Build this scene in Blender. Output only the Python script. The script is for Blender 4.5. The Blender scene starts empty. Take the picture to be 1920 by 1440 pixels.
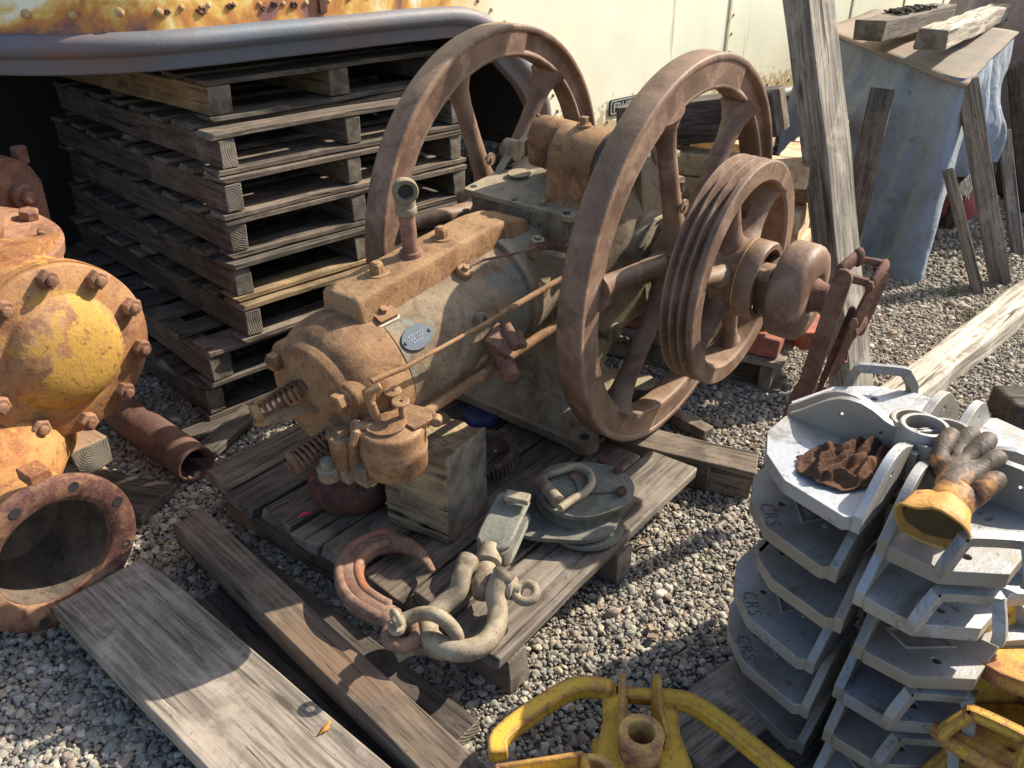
import bpy, bmesh, math, random
from mathutils import Vector, Matrix, Euler, noise
random.seed(7)
S = bpy.context.scene
COL = S.collection
# ------------------------------------------------------------------ camera
CAMH, PITCH, FPX = 1.5, 28.85, 1580.0
cd = bpy.data.cameras.new('camera'); cam = bpy.data.objects.new('camera', cd); COL.objects.link(cam)
cam.location = (0, 0, CAMH); cam.rotation_euler = (math.radians(90 - PITCH), 0, 0)
cd.sensor_fit = 'HORIZONTAL'; cd.sensor_width = 36.0; cd.lens = 36.0 * FPX / 1920.0
cd.clip_start = 0.05; cd.clip_end = 400
S.camera = cam
# ------------------------------------------------------------------ world, sun, exposure
SUN_AZ, SUN_EL = 63.0, 40.0            # azimuth clockwise from +Y, elevation
w = bpy.data.worlds.new('World'); S.world = w; w.use_nodes = True
nt = w.node_tree; nt.nodes.clear()
sky = nt.nodes.new('ShaderNodeTexSky'); sky.sky_type = 'NISHITA'; sky.sun_disc = False
sky.sun_elevation = math.radians(SUN_EL); sky.sun_rotation = math.radians(SUN_AZ)
sky.dust_density = 2.0; sky.air_density = 1.0; sky.ozone_density = 1.0
bg = nt.nodes.new('ShaderNodeBackground'); bg.inputs[1].default_value = 0.125
wo = nt.nodes.new('ShaderNodeOutputWorld')
nt.links.new(sky.outputs[0], bg.inputs[0]); nt.links.new(bg.outputs[0], wo.inputs[0])
ld = bpy.data.lights.new('sun', 'SUN'); ld.energy = 4.6; ld.angle = math.radians(0.55); ld.color = (1.0, 0.91, 0.77)
sun = bpy.data.objects.new('sun', ld); COL.objects.link(sun)
sa, se = math.radians(SUN_AZ), math.radians(SUN_EL)
sv = Vector((math.sin(sa) * math.cos(se), math.cos(sa) * math.cos(se), math.sin(se)))
sun.rotation_euler = sv.to_track_quat('Z', 'Y').to_euler(); sun.location = sv * 20
S.view_settings.view_transform = 'Standard'; S.view_settings.look = 'None'
S.view_settings.exposure = 0.95; S.view_settings.gamma = 1.0
# ------------------------------------------------------------------ helpers
_t = math.radians(PITCH); _s, _c = math.sin(_t), math.cos(_t)
def ray(u, v):
    X = (u - 960) / FPX; Y = -(v - 720) / FPX
    return Vector((X, _c + Y * _s, -_s + Y * _c))
def P(u, v, z=0.0):                      # point at height z seen in direction u, v
    r = ray(u, v); return Vector((0, 0, CAMH)) + r * ((z - CAMH) / r.z)
def PV(u, v, p0, az):                    # point on the vertical plane through p0 running in azimuth az
    a = math.radians(az); n = Vector((math.cos(a), -math.sin(a), 0)); r = ray(u, v); c0 = Vector((0, 0, CAMH))
    return c0 + r * (n.dot(Vector(p0) - c0) / n.dot(r))
def azv(deg, z=0.0):
    a = math.radians(deg); return Vector((math.sin(a), math.cos(a), z))
def frame(o, x, z):                      # matrix with origin o, x axis x, z axis as near z as possible
    x = Vector(x).normalized(); z = Vector(z); y = z.cross(x).normalized(); z = x.cross(y)
    m = Matrix((x, y, z)).transposed().to_4x4(); m.translation = Vector(o); return m
def perp(d):
    d = Vector(d).normalized(); a = Vector((0, 0, 1)) if abs(d.z) < .9 else Vector((1, 0, 0))
    u = a.cross(d).normalized(); return u, d.cross(u)
class MB:
    def __init__(s): s.v = []; s.f = []; s.M = Matrix()
    def add(s, vs, fs):
        n = len(s.v); s.v += [s.M @ Vector(p) for p in vs]; s.f += [[i + n for i in q] for q in fs]; return s
    def box(s, c, d, R=None, sub=1):
        hx, hy, hz = d[0] / 2, d[1] / 2, d[2] / 2; vs = []; fs = []
        for i in range(sub + 1):
            x = -hx + 2 * hx * i / sub
            vs += [(x, -hy, -hz), (x, hy, -hz), (x, hy, hz), (x, -hy, hz)]
        for i in range(sub):
            for k in range(4):
                fs.append([i * 4 + k, i * 4 + (k + 1) % 4, i * 4 + 4 + (k + 1) % 4, i * 4 + 4 + k][::-1])
        fs.append([0, 1, 2, 3][::-1] if False else [3, 2, 1, 0][::-1]); fs.append([sub * 4 + k for k in (3, 2, 1, 0)])
        vs = [(R @ Vector(p) if R else Vector(p)) + Vector(c) for p in vs]
        return s.add(vs, fs)
    def lathe(s, prof, o=(0, 0, 0), ax=(1, 0, 0), n=48, closed=False, u0=None, a0=0.0, a1=None):
        ax = Vector(ax).normalized(); u, v = perp(ax) if u0 is None else (Vector(u0), ax.cross(Vector(u0)))
        o = Vector(o); vs = []; fs = []; m = len(prof); full = a1 is None
        cnt = n if full else n + 1
        for i in range(cnt):
            a = a0 + (2 * math.pi if full else a1 - a0) * i / n
            for (h, r) in prof: vs.append(o + ax * h + (u * math.cos(a) + v * math.sin(a)) * r)
        for i in range(n):
            j = (i + 1) % cnt
            for k in range(m if closed else m - 1):
                l = (k + 1) % m; fs.append([i * m + k, j * m + k, j * m + l, i * m + l])
        if not full and closed: fs.append(list(range(m))); fs.append([n * m + k for k in range(m)][::-1])
        return s.add(vs, fs)
    def cyl(s, p0, p1, r0, r1=None, n=24, b=0.0):
        p0 = Vector(p0); p1 = Vector(p1); L = (p1 - p0).length; r1 = r0 if r1 is None else r1
        pr = [(0, 0), (0, r0), (L, r1), (L, 0)] if not b else [(0, 0), (0, r0 - b), (b * .3, r0 - b * .3), (b, r0), (L - b, r1), (L - b * .3, r1 - b * .3), (L, r1 - b), (L, 0)]
        return s.lathe(pr, p0, p1 - p0, n)
    def hexh(s, p, d, r, h, n=6):        # hexagonal bolt head
        p = Vector(p); d = Vector(d).normalized(); return s.lathe([(0, 0), (0, r), (h * .85, r), (h, r * .86), (h, 0)], p, d, n)
    def tube(s, path, r, n=12, closed=False, sq=None, a0=0.0):
        path = [Vector(p) for p in path]; m = len(path); rs = r if isinstance(r, (list, tuple)) else [r] * m
        t0 = (path[1] - path[0]).normalized(); u, v = perp(t0); vs = []; fs = []
        for i in range(m):
            if closed: t = (path[(i + 1) % m] - path[i - 1]).normalized()
            else: t = (path[min(i + 1, m - 1)] - path[max(i - 1, 0)]).normalized()
            u = (u - t * u.dot(t)).normalized(); v = t.cross(u)
            for k in range(n):
                a = 2 * math.pi * k / n + a0; q = sq or 1.0
                vs.append(path[i] + (u * math.cos(a) + v * math.sin(a) * q) * rs[i])
        for i in range(m if closed else m - 1):
            j = (i + 1) % m
            for k in range(n): l = (k + 1) % n; fs.append([i * n + k, i * n + l, j * n + l, j * n + k])
        if not closed: fs.append([k for k in range(n)][::-1]); fs.append([(m - 1) * n + k for k in range(n)])
        return s.add(vs, fs)
    def prism(s, pts, z0, z1, holes=()):
        bm = bmesh.new(); es = []
        for lp in [pts] + list(holes):
            vv = [bm.verts.new((p[0], p[1], 0)) for p in lp]
            for i in range(len(vv)): es.append(bm.edges.new((vv[i], vv[(i + 1) % len(vv)])))
        bmesh.ops.triangle_fill(bm, edges=es, use_beauty=True, normal=(0, 0, 1))
        bm.verts.index_update(); base = [v.co.xy for v in bm.verts]; tr = [[v.index for v in f.verts] for f in bm.faces]
        for t in tr:
            a, b, c = (base[i] for i in t)
            if (b - a).cross(c - a) < 0: t.reverse()
        N = len(base); vs = [(p[0], p[1], z1) for p in base] + [(p[0], p[1], z0) for p in base]
        fs = [t for t in tr] + [[i + N for i in reversed(t)] for t in tr]; o = 0
        for li, lp in enumerate([pts] + list(holes)):
            k = len(lp); ar = sum(lp[i][0] * lp[(i + 1) % k][1] - lp[(i + 1) % k][0] * lp[i][1] for i in range(k))
            for i in range(k):
                a, b = o + i, o + (i + 1) % k; q = [a, a + N, b + N, b]
                if (ar > 0) == (li > 0): q.reverse()
                fs.append(q[::1] if True else q)
            o += k
        bm.free(); return s.add(vs, fs)
    def build(s, name, m, parent=None, bevel=0.0, seg=2, sharp=32, loc=None, M=None, jit=0.0, sub=0):
        me = bpy.data.meshes.new(name); me.from_pydata([tuple(p) for p in s.v], [], s.f)
        bm = bmesh.new(); bm.from_mesh(me); bmesh.ops.remove_doubles(bm, verts=bm.verts, dist=1e-5)
        bmesh.ops.recalc_face_normals(bm, faces=bm.faces)
        if jit:
            for q in bm.verts: q.co += noise.noise_vector(q.co * 9.0) * jit
        bm.to_mesh(me); bm.free()
        me.polygons.foreach_set('use_smooth', [True] * len(me.polygons)); me.set_sharp_from_angle(angle=math.radians(sharp))
        me.materials.append(m); o = bpy.data.objects.new(name, me); COL.objects.link(o)
        if bevel:
            b = o.modifiers.new('b', 'BEVEL'); b.width = bevel; b.segments = seg; b.limit_method = 'ANGLE'; b.angle_limit = math.radians(35)
            b.harden_normals = False; b.use_clamp_overlap = True
        if sub: q = o.modifiers.new('s', 'SUBSURF'); q.levels = sub; q.render_levels = sub
        if parent: o.parent = parent
        if M is not None: o.matrix_local = M
        if loc is not None: o.location = loc
        return o
def circ(cx, cy, r, n=16, a0=0.0): return [(cx + r * math.cos(a0 + 2 * math.pi * i / n), cy + r * math.sin(a0 + 2 * math.pi * i / n)) for i in range(n)]
def rrect(x0, y0, x1, y1, r, n=4):
    out = []
    for cx, cy, a in ((x1 - r, y1 - r, 0), (x0 + r, y1 - r, 90), (x0 + r, y0 + r, 180), (x1 - r, y0 + r, 270)):
        for i in range(n + 1):
            t = math.radians(a + 90 * i / n); out.append((cx + r * math.cos(t), cy + r * math.sin(t)))
    return out
def spline(pts, n=8, closed=False):      # Catmull-Rom through points
    pts = [Vector(p) for p in pts]; m = len(pts); out = []
    rng = range(m if closed else m - 1)
    for i in rng:
        if closed: p0, p1, p2, p3 = pts[i - 1], pts[i], pts[(i + 1) % m], pts[(i + 2) % m]
        else: p0, p1, p2, p3 = pts[max(i - 1, 0)], pts[i], pts[i + 1], pts[min(i + 2, m - 1)]
        for k in range(n):
            t = k / n; out.append(.5 * ((2 * p1) + (p2 - p0) * t + (2 * p0 - 5 * p1 + 4 * p2 - p3) * t * t + (3 * p1 - p0 - 3 * p2 + p3) * t ** 3))
    if not closed: out.append(pts[-1])
    return out
def tag(o, label=None, cat=None, group=None, kind=None):
    if label: o['label'] = label
    if cat: o['category'] = cat
    if group: o['group'] = group
    if kind: o['kind'] = kind
    return o
def empty(name, M, label, cat, group=None):
    o = bpy.data.objects.new(name, None); COL.objects.link(o); o.empty_display_size = .1
    o.matrix_world = M if isinstance(M, Matrix) else Matrix.Translation(Vector(M)); return tag(o, label, cat, group)
def copy_tree(o, parent=None, M=None):
    c = o.copy(); COL.objects.link(c)
    if parent: c.parent = parent
    for ch in list(KIDS.get(o.name, [])) or list(o.children): 
        copy_tree(ch, c)
    if M is not None: c.matrix_world = M
    return c
KIDS = {}
# ------------------------------------------------------------------ materials
def newmat(name):
    m = bpy.data.materials.new(name); m.use_nodes = True; n = m.node_tree; n.nodes.clear()
    return m, n
class NB:
    def __init__(s, n): s.n = n
    def nd(s, t, **k):
        q = s.n.nodes.new(t)
        for a, b in k.items(): setattr(q, a, b)
        return q
    def ln(s, a, b): s.n.links.new(a, b)
    def val(s, sock, x):
        if hasattr(x, 'is_output') or isinstance(x, bpy.types.NodeSocket): s.ln(x, sock)
        else: sock.default_value = x
    def noise(s, vec, sc, det=4, rough=.55, dist=0.0):
        q = s.nd('ShaderNodeTexNoise'); s.ln(vec, q.inputs['Vector']); q.inputs['Scale'].default_value = sc
        q.inputs['Detail'].default_value = det; q.inputs['Roughness'].default_value = rough; q.inputs['Distortion'].default_value = dist
        return q.outputs['Fac']
    def ramp(s, fac, stops, interp='LINEAR'):
        q = s.nd('ShaderNodeValToRGB'); s.ln(fac, q.inputs[0]); r = q.color_ramp; r.interpolation = interp
        while len(r.elements) < len(stops): r.elements.new(.5)
        for e, (p, c) in zip(r.elements, stops):
            e.position = p; e.color = (c, c, c, 1) if isinstance(c, (int, float)) else (*c, 1)
        return q.outputs[0]
    def mix(s, fac, a, b, mode='MIX'):
        q = s.nd('ShaderNodeMix', data_type='RGBA', blend_type=mode)
        s.val(q.inputs[0], fac)
        for sock, x in ((q.inputs[6], a), (q.inputs[7], b)):
            if isinstance(x, tuple): sock.default_value = (*x, 1) if len(x) == 3 else x
            else: s.ln(x, sock)
        return q.outputs[2]
    def math(s, op, a, b=0.0, c=None):
        q = s.nd('ShaderNodeMath', operation=op); s.val(q.inputs[0], a); s.val(q.inputs[1], b)
        if c is not None: s.val(q.inputs[2], c)
        return q.outputs[0]
    def coords(s, scale=(1, 1, 1), rand=True, kind='Object'):
        tc = s.nd('ShaderNodeTexCoord'); mp = s.nd('ShaderNodeMapping'); s.ln(tc.outputs[kind], mp.inputs[0])
        mp.inputs['Scale'].default_value = scale
        if rand:
            oi = s.nd('ShaderNodeObjectInfo'); vm = s.nd('ShaderNodeVectorMath', operation='SCALE'); vm.inputs[0].default_value = (37.1, 17.7, 23.3)
            s.ln(oi.outputs['Random'], vm.inputs['Scale']); ad = s.nd('ShaderNodeVectorMath', operation='ADD')
            s.ln(mp.outputs[0], ad.inputs[0]); s.ln(vm.outputs[0], ad.inputs[1]); return ad.outputs[0]
        return mp.outputs[0]
    def rnd(s): return s.nd('ShaderNodeObjectInfo').outputs['Random']
    def finish(s, col, rough=.8, metal=0.0, bump=None, bstr=.3, bdist=.01, spec=.35, bump2=None, b2=.2, b2d=.002, sheen=0):
        b = s.nd('ShaderNodeBsdfPrincipled'); o = s.nd('ShaderNodeOutputMaterial'); s.ln(b.outputs[0], o.inputs[0])
        s.val(b.inputs['Base Color'], (*col, 1) if isinstance(col, tuple) else col); s.val(b.inputs['Roughness'], rough); s.val(b.inputs['Metallic'], metal)
        b.inputs['Specular IOR Level'].default_value = spec
        if sheen: b.inputs['Sheen Weight'].default_value = sheen
        nrm = None
        for h, st, di in ((bump, bstr, bdist), (bump2, b2, b2d)):
            if h is None: continue
            q = s.nd('ShaderNodeBump'); q.inputs['Strength'].default_value = st; q.inputs['Distance'].default_value = di; s.ln(h, q.inputs['Height'])
            if nrm is not None: s.ln(nrm, q.inputs['Normal'])
            nrm = q.outputs[0]
        if nrm is not None: s.ln(nrm, b.inputs['Normal'])
        return b
def rust(name, base, dark, light, paint=None, pamt=.5, sc=7.0, rough=.78, bstr=.5, metal=0.0, fleck=.5, psc=3.2, dust=None, edge=None, ewid=.0045, pmask=None, spots=.6):
    m, n = newmat(name); b = NB(n); v = b.coords()
    big = b.noise(v, sc * .55, 6, .65, .8); mid = b.noise(v, sc * 3.2, 6, .7, .3); fine = b.noise(v, sc * 24, 4, .65); grit = b.noise(v, sc * 75, 2, .5); st = b.noise(v, sc * 1.3, 7, .72, 1.4)
    c = b.ramp(big, [(.34, dark), (.48, base), (.62, light)])
    c = b.mix(b.ramp(mid, [(.50, 0.0), (.62, .65)]), c, light); c = b.mix(b.ramp(mid, [(.34, .75), (.46, 0.0)]), c, dark)
    c = b.mix(b.ramp(st, [(.54, 0.0), (.62, .6)]), c, dark); c = b.mix(b.ramp(st, [(.34, .5), (.42, 0.0)]), c, light)
    pm = None
    if paint:
        pm = b.math('MULTIPLY', b.ramp(b.noise(v, psc, 8, .72, .6), [(max(.02, .60 - pamt * .4), 0.0), (.63 - pamt * .4, 1.0)]), b.ramp(b.noise(v, sc * 9, 5, .7), [(.36, .0), (.42, 1.0)]))
        if pmask:
            sp = b.nd('ShaderNodeSeparateXYZ'); tc = b.nd('ShaderNodeTexCoord'); b.ln(tc.outputs['Object'], sp.inputs[0])
            r = b.math('SQRT', b.math('ADD', b.math('POWER', b.math('SUBTRACT', sp.outputs['Y'], pmask[0]), 2.0), b.math('POWER', b.math('SUBTRACT', sp.outputs['Z'], pmask[1]), 2.0)))
            mk = b.math('ADD', r, b.math('MULTIPLY', b.math('SUBTRACT', st, .5), .22)); pm = b.math('MULTIPLY', pm, b.ramp(b.math('DIVIDE', mk, pmask[2]), [(.85, 1.0), (1.0, 0.12)]))
        c = b.mix(pm, c, b.mix(b.ramp(mid, [(.4, .0), (.7, .45)]), paint, tuple(x * .62 for x in paint)))
    c = b.mix(b.math('MULTIPLY', b.ramp(b.noise(v, sc * 11, 4, .7, .4), [(.60, 0.0), (.66, 1.0)]), spots), c, tuple(x * .55 for x in dark))
    c = b.mix(b.math('MULTIPLY', b.ramp(fine, [(.56, 0.0), (.72, .8)]), fleck), c, tuple(x * .42 for x in dark))
    c = b.mix(b.math('MULTIPLY', b.ramp(fine, [(.28, .8), (.42, 0.0)]), fleck), c, tuple(min(1, x * 1.35) for x in light))
    if dust:
        ge = b.nd('ShaderNodeNewGeometry'); sp2 = b.nd('ShaderNodeSeparateXYZ'); b.ln(ge.outputs['Normal'], sp2.inputs[0])
        up = b.math('MULTIPLY', b.ramp(sp2.outputs['Z'], [(.45, 0.0), (.95, 1.0)]), b.ramp(mid, [(.34, .25), (.6, .95)])); c = b.mix(b.math('MULTIPLY', up, dust[1]), c, dust[0])
    if edge:
        be = b.nd('ShaderNodeBevel'); be.samples = 4; be.inputs['Radius'].default_value = ewid; ge2 = b.nd('ShaderNodeNewGeometry'); dt = b.nd('ShaderNodeVectorMath', operation='DOT_PRODUCT'); b.ln(be.outputs[0], dt.inputs[0]); b.ln(ge2.outputs['Normal'], dt.inputs[1])
        em = b.ramp(b.math('ADD', b.math('SUBTRACT', 1.0, dt.outputs['Value']), b.math('MULTIPLY', b.math('SUBTRACT', mid, .5), .22)), [(.012, 0.0), (.055, 1.0)]); c = b.mix(b.math('MULTIPLY', em, edge[1]), c, edge[0])
    c = b.mix(.20, c, b.ramp(grit, [(.3, .25), (.7, .8)]), 'OVERLAY')
    h = b.math('ADD', b.math('MULTIPLY', mid, .6), b.math('MULTIPLY', fine, .5))
    b.finish(c, b.ramp(mid, [(.3, rough - .12), (.7, min(1, rough + .12))]), metal, h, bstr, .006, .3, grit, bstr * .6, .001)
    return m
def wood(name, light, mid_, dark, crack=.5, gs=1.0, stain=None, rough=.88, paint=None, var=.22):
    m, n = newmat(name); b = NB(n)
    v = b.coords((1.0, 1.0, 1.0)); vg = b.coords((2.2 * gs, 26 * gs, 26 * gs)); vf = b.coords((6 * gs, 130 * gs, 130 * gs)); vc = b.coords((2.6 * gs, 60 * gs, 60 * gs))
    g = b.noise(vg, 1.0, 5, .6, .9); f = b.noise(vf, 1.0, 4, .6); bl = b.noise(v, 2.4, 4, .6); ck = b.noise(vc, 1.0, 3, .55, .4); bl2 = b.noise(v, 9.0, 5, .65)
    c = b.ramp(g, [(.28, dark), (.47, mid_), (.68, light)])
    c = b.mix(b.ramp(f, [(.38, .75), (.56, 0.0)]), c, tuple(x * .55 for x in dark))
    c = b.mix(b.ramp(bl2, [(.48, 0.0), (.75, .65)]), c, tuple(x * .5 for x in mid_)); c = b.mix(b.ramp(b.noise(v, 5.0, 5, .7, .5), [(.38, .5), (.5, 0.0)]), c, tuple(min(1, x * 1.2) for x in light)); c = b.mix(b.ramp(b.noise(v, 70, 3, .6), [(.64, 0.0), (.70, .6)]), c, tuple(x * .3 for x in dark))
    if stain: c = b.mix(b.ramp(bl, [(.46, 0.0), (.66, .8)]), c, stain)
    # knots
    vk = b.coords((2.2, 9.0, 9.0)); vo = b.nd('ShaderNodeTexVoronoi', feature='F1'); b.ln(vk, vo.inputs['Vector']); vo.inputs['Scale'].default_value = 1.0
    kn = b.ramp(vo.outputs['Distance'], [(.05, 1.0), (.12, 0.0)]); c = b.mix(b.math('MULTIPLY', kn, .8), c, tuple(x * .35 for x in dark))
    cm = b.ramp(ck, [(.33, 1.0), (.385, 0.0)]); cm2 = b.math('MULTIPLY', cm, crack)
    c = b.mix(cm2, c, tuple(x * .12 for x in dark))
    hs = b.nd('ShaderNodeHueSaturation'); b.ln(c, hs.inputs['Color']); mr = b.nd('ShaderNodeMapRange'); b.ln(b.rnd(), mr.inputs[0])
    mr.inputs[3].default_value = 1 - var; mr.inputs[4].default_value = 1 + var; b.ln(mr.outputs[0], hs.inputs['Value']); c = hs.outputs[0]
    hh = b.math('SUBTRACT', b.math('ADD', b.math('MULTIPLY', f, .35), b.math('MULTIPLY', g, .3)), b.math('MULTIPLY', cm, .9))
    b.finish(c, rough, 0.0, hh, .65, .004, .25, bl2, .3, .003)
    return m
def plain(name, col, rough=.7, metal=0.0, nscale=14, namt=.35, dirt=None, damt=.4, bstr=.25, spec=.4):
    m, n = newmat(name); b = NB(n); v = b.coords()
    a = b.noise(v, nscale, 5, .6, .3); a2 = b.noise(v, nscale * .22, 5, .6, .5); fi = b.noise(v, nscale * 12, 2, .5)
    c = b.mix(b.ramp(a, [(.35, namt), (.7, 0.0)]), col, tuple(x * .6 for x in col))
    if dirt: c = b.mix(b.math('MULTIPLY', b.ramp(a2, [(.42, 0.0), (.64, 1.0)]), damt), c, dirt)
    b.finish(c, rough, metal, b.math('ADD', a, b.math('MULTIPLY', fi, .25)), bstr, .003, spec, fi, bstr, .0008)
    return m
# ------------------------------------------------------------------ material library
M_RIM = rust('flywheel_rust', (.175, .100, .065), (.10, .058, .042), (.255, .165, .108), sc=3.2, fleck=.35, bstr=.3, rough=.56, edge=((.33, .24, .17), .55), spots=.35, dust=((.30, .21, .13), .45))
M_ENG = rust('engine_rust', (.225, .112, .048), (.095, .048, .028), (.31, .185, .09), sc=6.0, bstr=.5, fleck=.6, dust=((.31, .215, .12), .35), edge=((.36, .19, .09), .5))
M_CYL = rust('cylinder_patina', (.205, .145, .088), (.105, .07, .045), (.28, .215, .14), paint=(.165, .175, .14), pamt=.13, sc=5.5, psc=5.5, bstr=.45, fleck=.4)
M_CASE = rust('crankcase_dust', (.19, .145, .092), (.095, .07, .047), (.27, .22, .15), sc=5.5, bstr=.5, rough=.88, fleck=.5, dust=((.36, .30, .205), .75))
M_DARKR = rust('dark_rust', (.11, .048, .032), (.055, .026, .021), (.17, .08, .05), sc=9.0, bstr=.7)
M_LEVER = rust('lever_rust', (.155, .072, .046), (.085, .04, .03), (.21, .115, .075), sc=9.0, bstr=.5)
M_BLK = plain('black_iron', (.035, .033, .033), .6, 0, 20)
M_TAGM = plain('blue_grey_tag', (.075, .095, .115), .5, .3, 30, .6)
M_RAW = newmat('x')[0]
# pale weathered pallet wood etc
M_PAL = wood('pallet_wood', (.15, .127, .10), (.10, .084, .067), (.05, .043, .035), .6)
M_PALY = wood('pallet_wood_fresh', (.36, .26, .145), (.27, .19, .105), (.16, .11, .065), .4)
M_DECK = wood('deck_wood', (.215, .17, .128), (.145, .113, .085), (.07, .056, .044), .8)
M_GREYW = wood('grey_plank_wood', (.29, .245, .195), (.21, .175, .14), (.12, .10, .08), .5, gs=.8)
M_BRNW = wood('brown_plank_wood', (.27, .205, .15), (.195, .148, .108), (.11, .083, .063), .5, stain=(.25, .15, .09))
M_DKW = wood('dark_timber', (.115, .093, .075), (.078, .063, .052), (.04, .033, .028), .6)
M_POST = wood('silver_post_wood', (.43, .38, .31), (.29, .255, .21), (.13, .115, .095), .75, gs=.75)
M_PALE = wood('bleached_beam_wood', (.62, .55, .45), (.48, .42, .335), (.22, .18, .13), .9, gs=.6)
M_BLOCK = wood('rotten_block_wood', (.32, .235, .14), (.22, .16, .095), (.085, .06, .04), 1.0, gs=.7)
# end-grain face: rings around the pith
def endgrain(name, light, dark):
    m, n = newmat(name); b = NB(n); tc = b.nd('ShaderNodeTexCoord'); mp = b.nd('ShaderNodeVectorMath', operation='ADD'); b.ln(tc.outputs['Object'], mp.inputs[0]); wn = b.nd('ShaderNodeTexWhiteNoise', noise_dimensions='1D'); b.ln(b.rnd(), wn.inputs['W']); sb_ = b.nd('ShaderNodeVectorMath', operation='MULTIPLY_ADD'); b.ln(wn.outputs['Color'], sb_.inputs[0]); sb_.inputs[1].default_value = (.0, .24, .24); sb_.inputs[2].default_value = (0, -.12, -.12); b.ln(sb_.outputs[0], mp.inputs[1])
    wv = b.nd('ShaderNodeTexWave', wave_type='RINGS', rings_direction='X'); b.ln(mp.outputs[0], wv.inputs[0]); wv.inputs['Scale'].default_value = 42; wv.inputs['Distortion'].default_value = 2.5
    wv.inputs['Detail'].default_value = 3; wv.inputs['Detail Scale'].default_value = 1.2
    nz = b.noise(b.coords(), 14, 5, .65); fine = b.noise(b.coords(), 120, 3, .6)
    c = b.mix(b.math('MULTIPLY', wv.outputs['Fac'], .3), light, dark); c = b.mix(b.ramp(nz, [(.40, 0.0), (.62, .85)]), c, tuple(x * .5 for x in dark))
    b.finish(c, .92, 0, b.math('ADD', b.math('MULTIPLY', wv.outputs['Fac'], .4), b.math('MULTIPLY', nz, 2)), .5, .004, .2, fine, .4, .002); return m
M_END = endgrain('end_grain', (.21, .18, .14), (.12, .10, .08))
# ------------------------------------------------------------------ ground
def ground_mat():
    m, n = newmat('dirt'); b = NB(n); v = b.coords(rand=False)
    a = b.noise(v, 2.2, 5, .6); f = b.noise(v, 60, 4, .65); g2 = b.noise(v, 240, 3, .6)
    vo = b.nd('ShaderNodeTexVoronoi'); b.ln(v, vo.inputs['Vector']); vo.inputs['Scale'].default_value = 95
    c = b.ramp(f, [(.3, (.11, .095, .075)), (.55, (.20, .175, .14)), (.75, (.30, .265, .21))])
    c = b.mix(.35, c, b.ramp(vo.outputs['Color'], [(.2, .05), (.8, .3)]))
    c = b.mix(b.ramp(a, [(.4, 0.0), (.7, .6)]), c, (.17, .14, .105))
    h = b.math('ADD', b.math('MULTIPLY', vo.outputs['Distance'], -.7), f)
    b.finish(c, .95, 0, h, 1.0, .012, .2, g2, .5, .003); return m
g = MB(); N = 40
xs = [-60, -25, -10] + [-5 + i * .5 for i in range(21)] + [10, 25, 60]
vs = [(x, y + 3, 0.012 * noise.noise(Vector((x * .7, y * .7, 0))) - .004) for y in xs for x in xs]; k = len(xs)
g.add(vs, [[j * k + i, j * k + i + 1, j * k + k + i + 1, j * k + k + i] for j in range(k - 1) for i in range(k - 1)])
tag(g.build('ground', ground_mat()), kind='structure')
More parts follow.
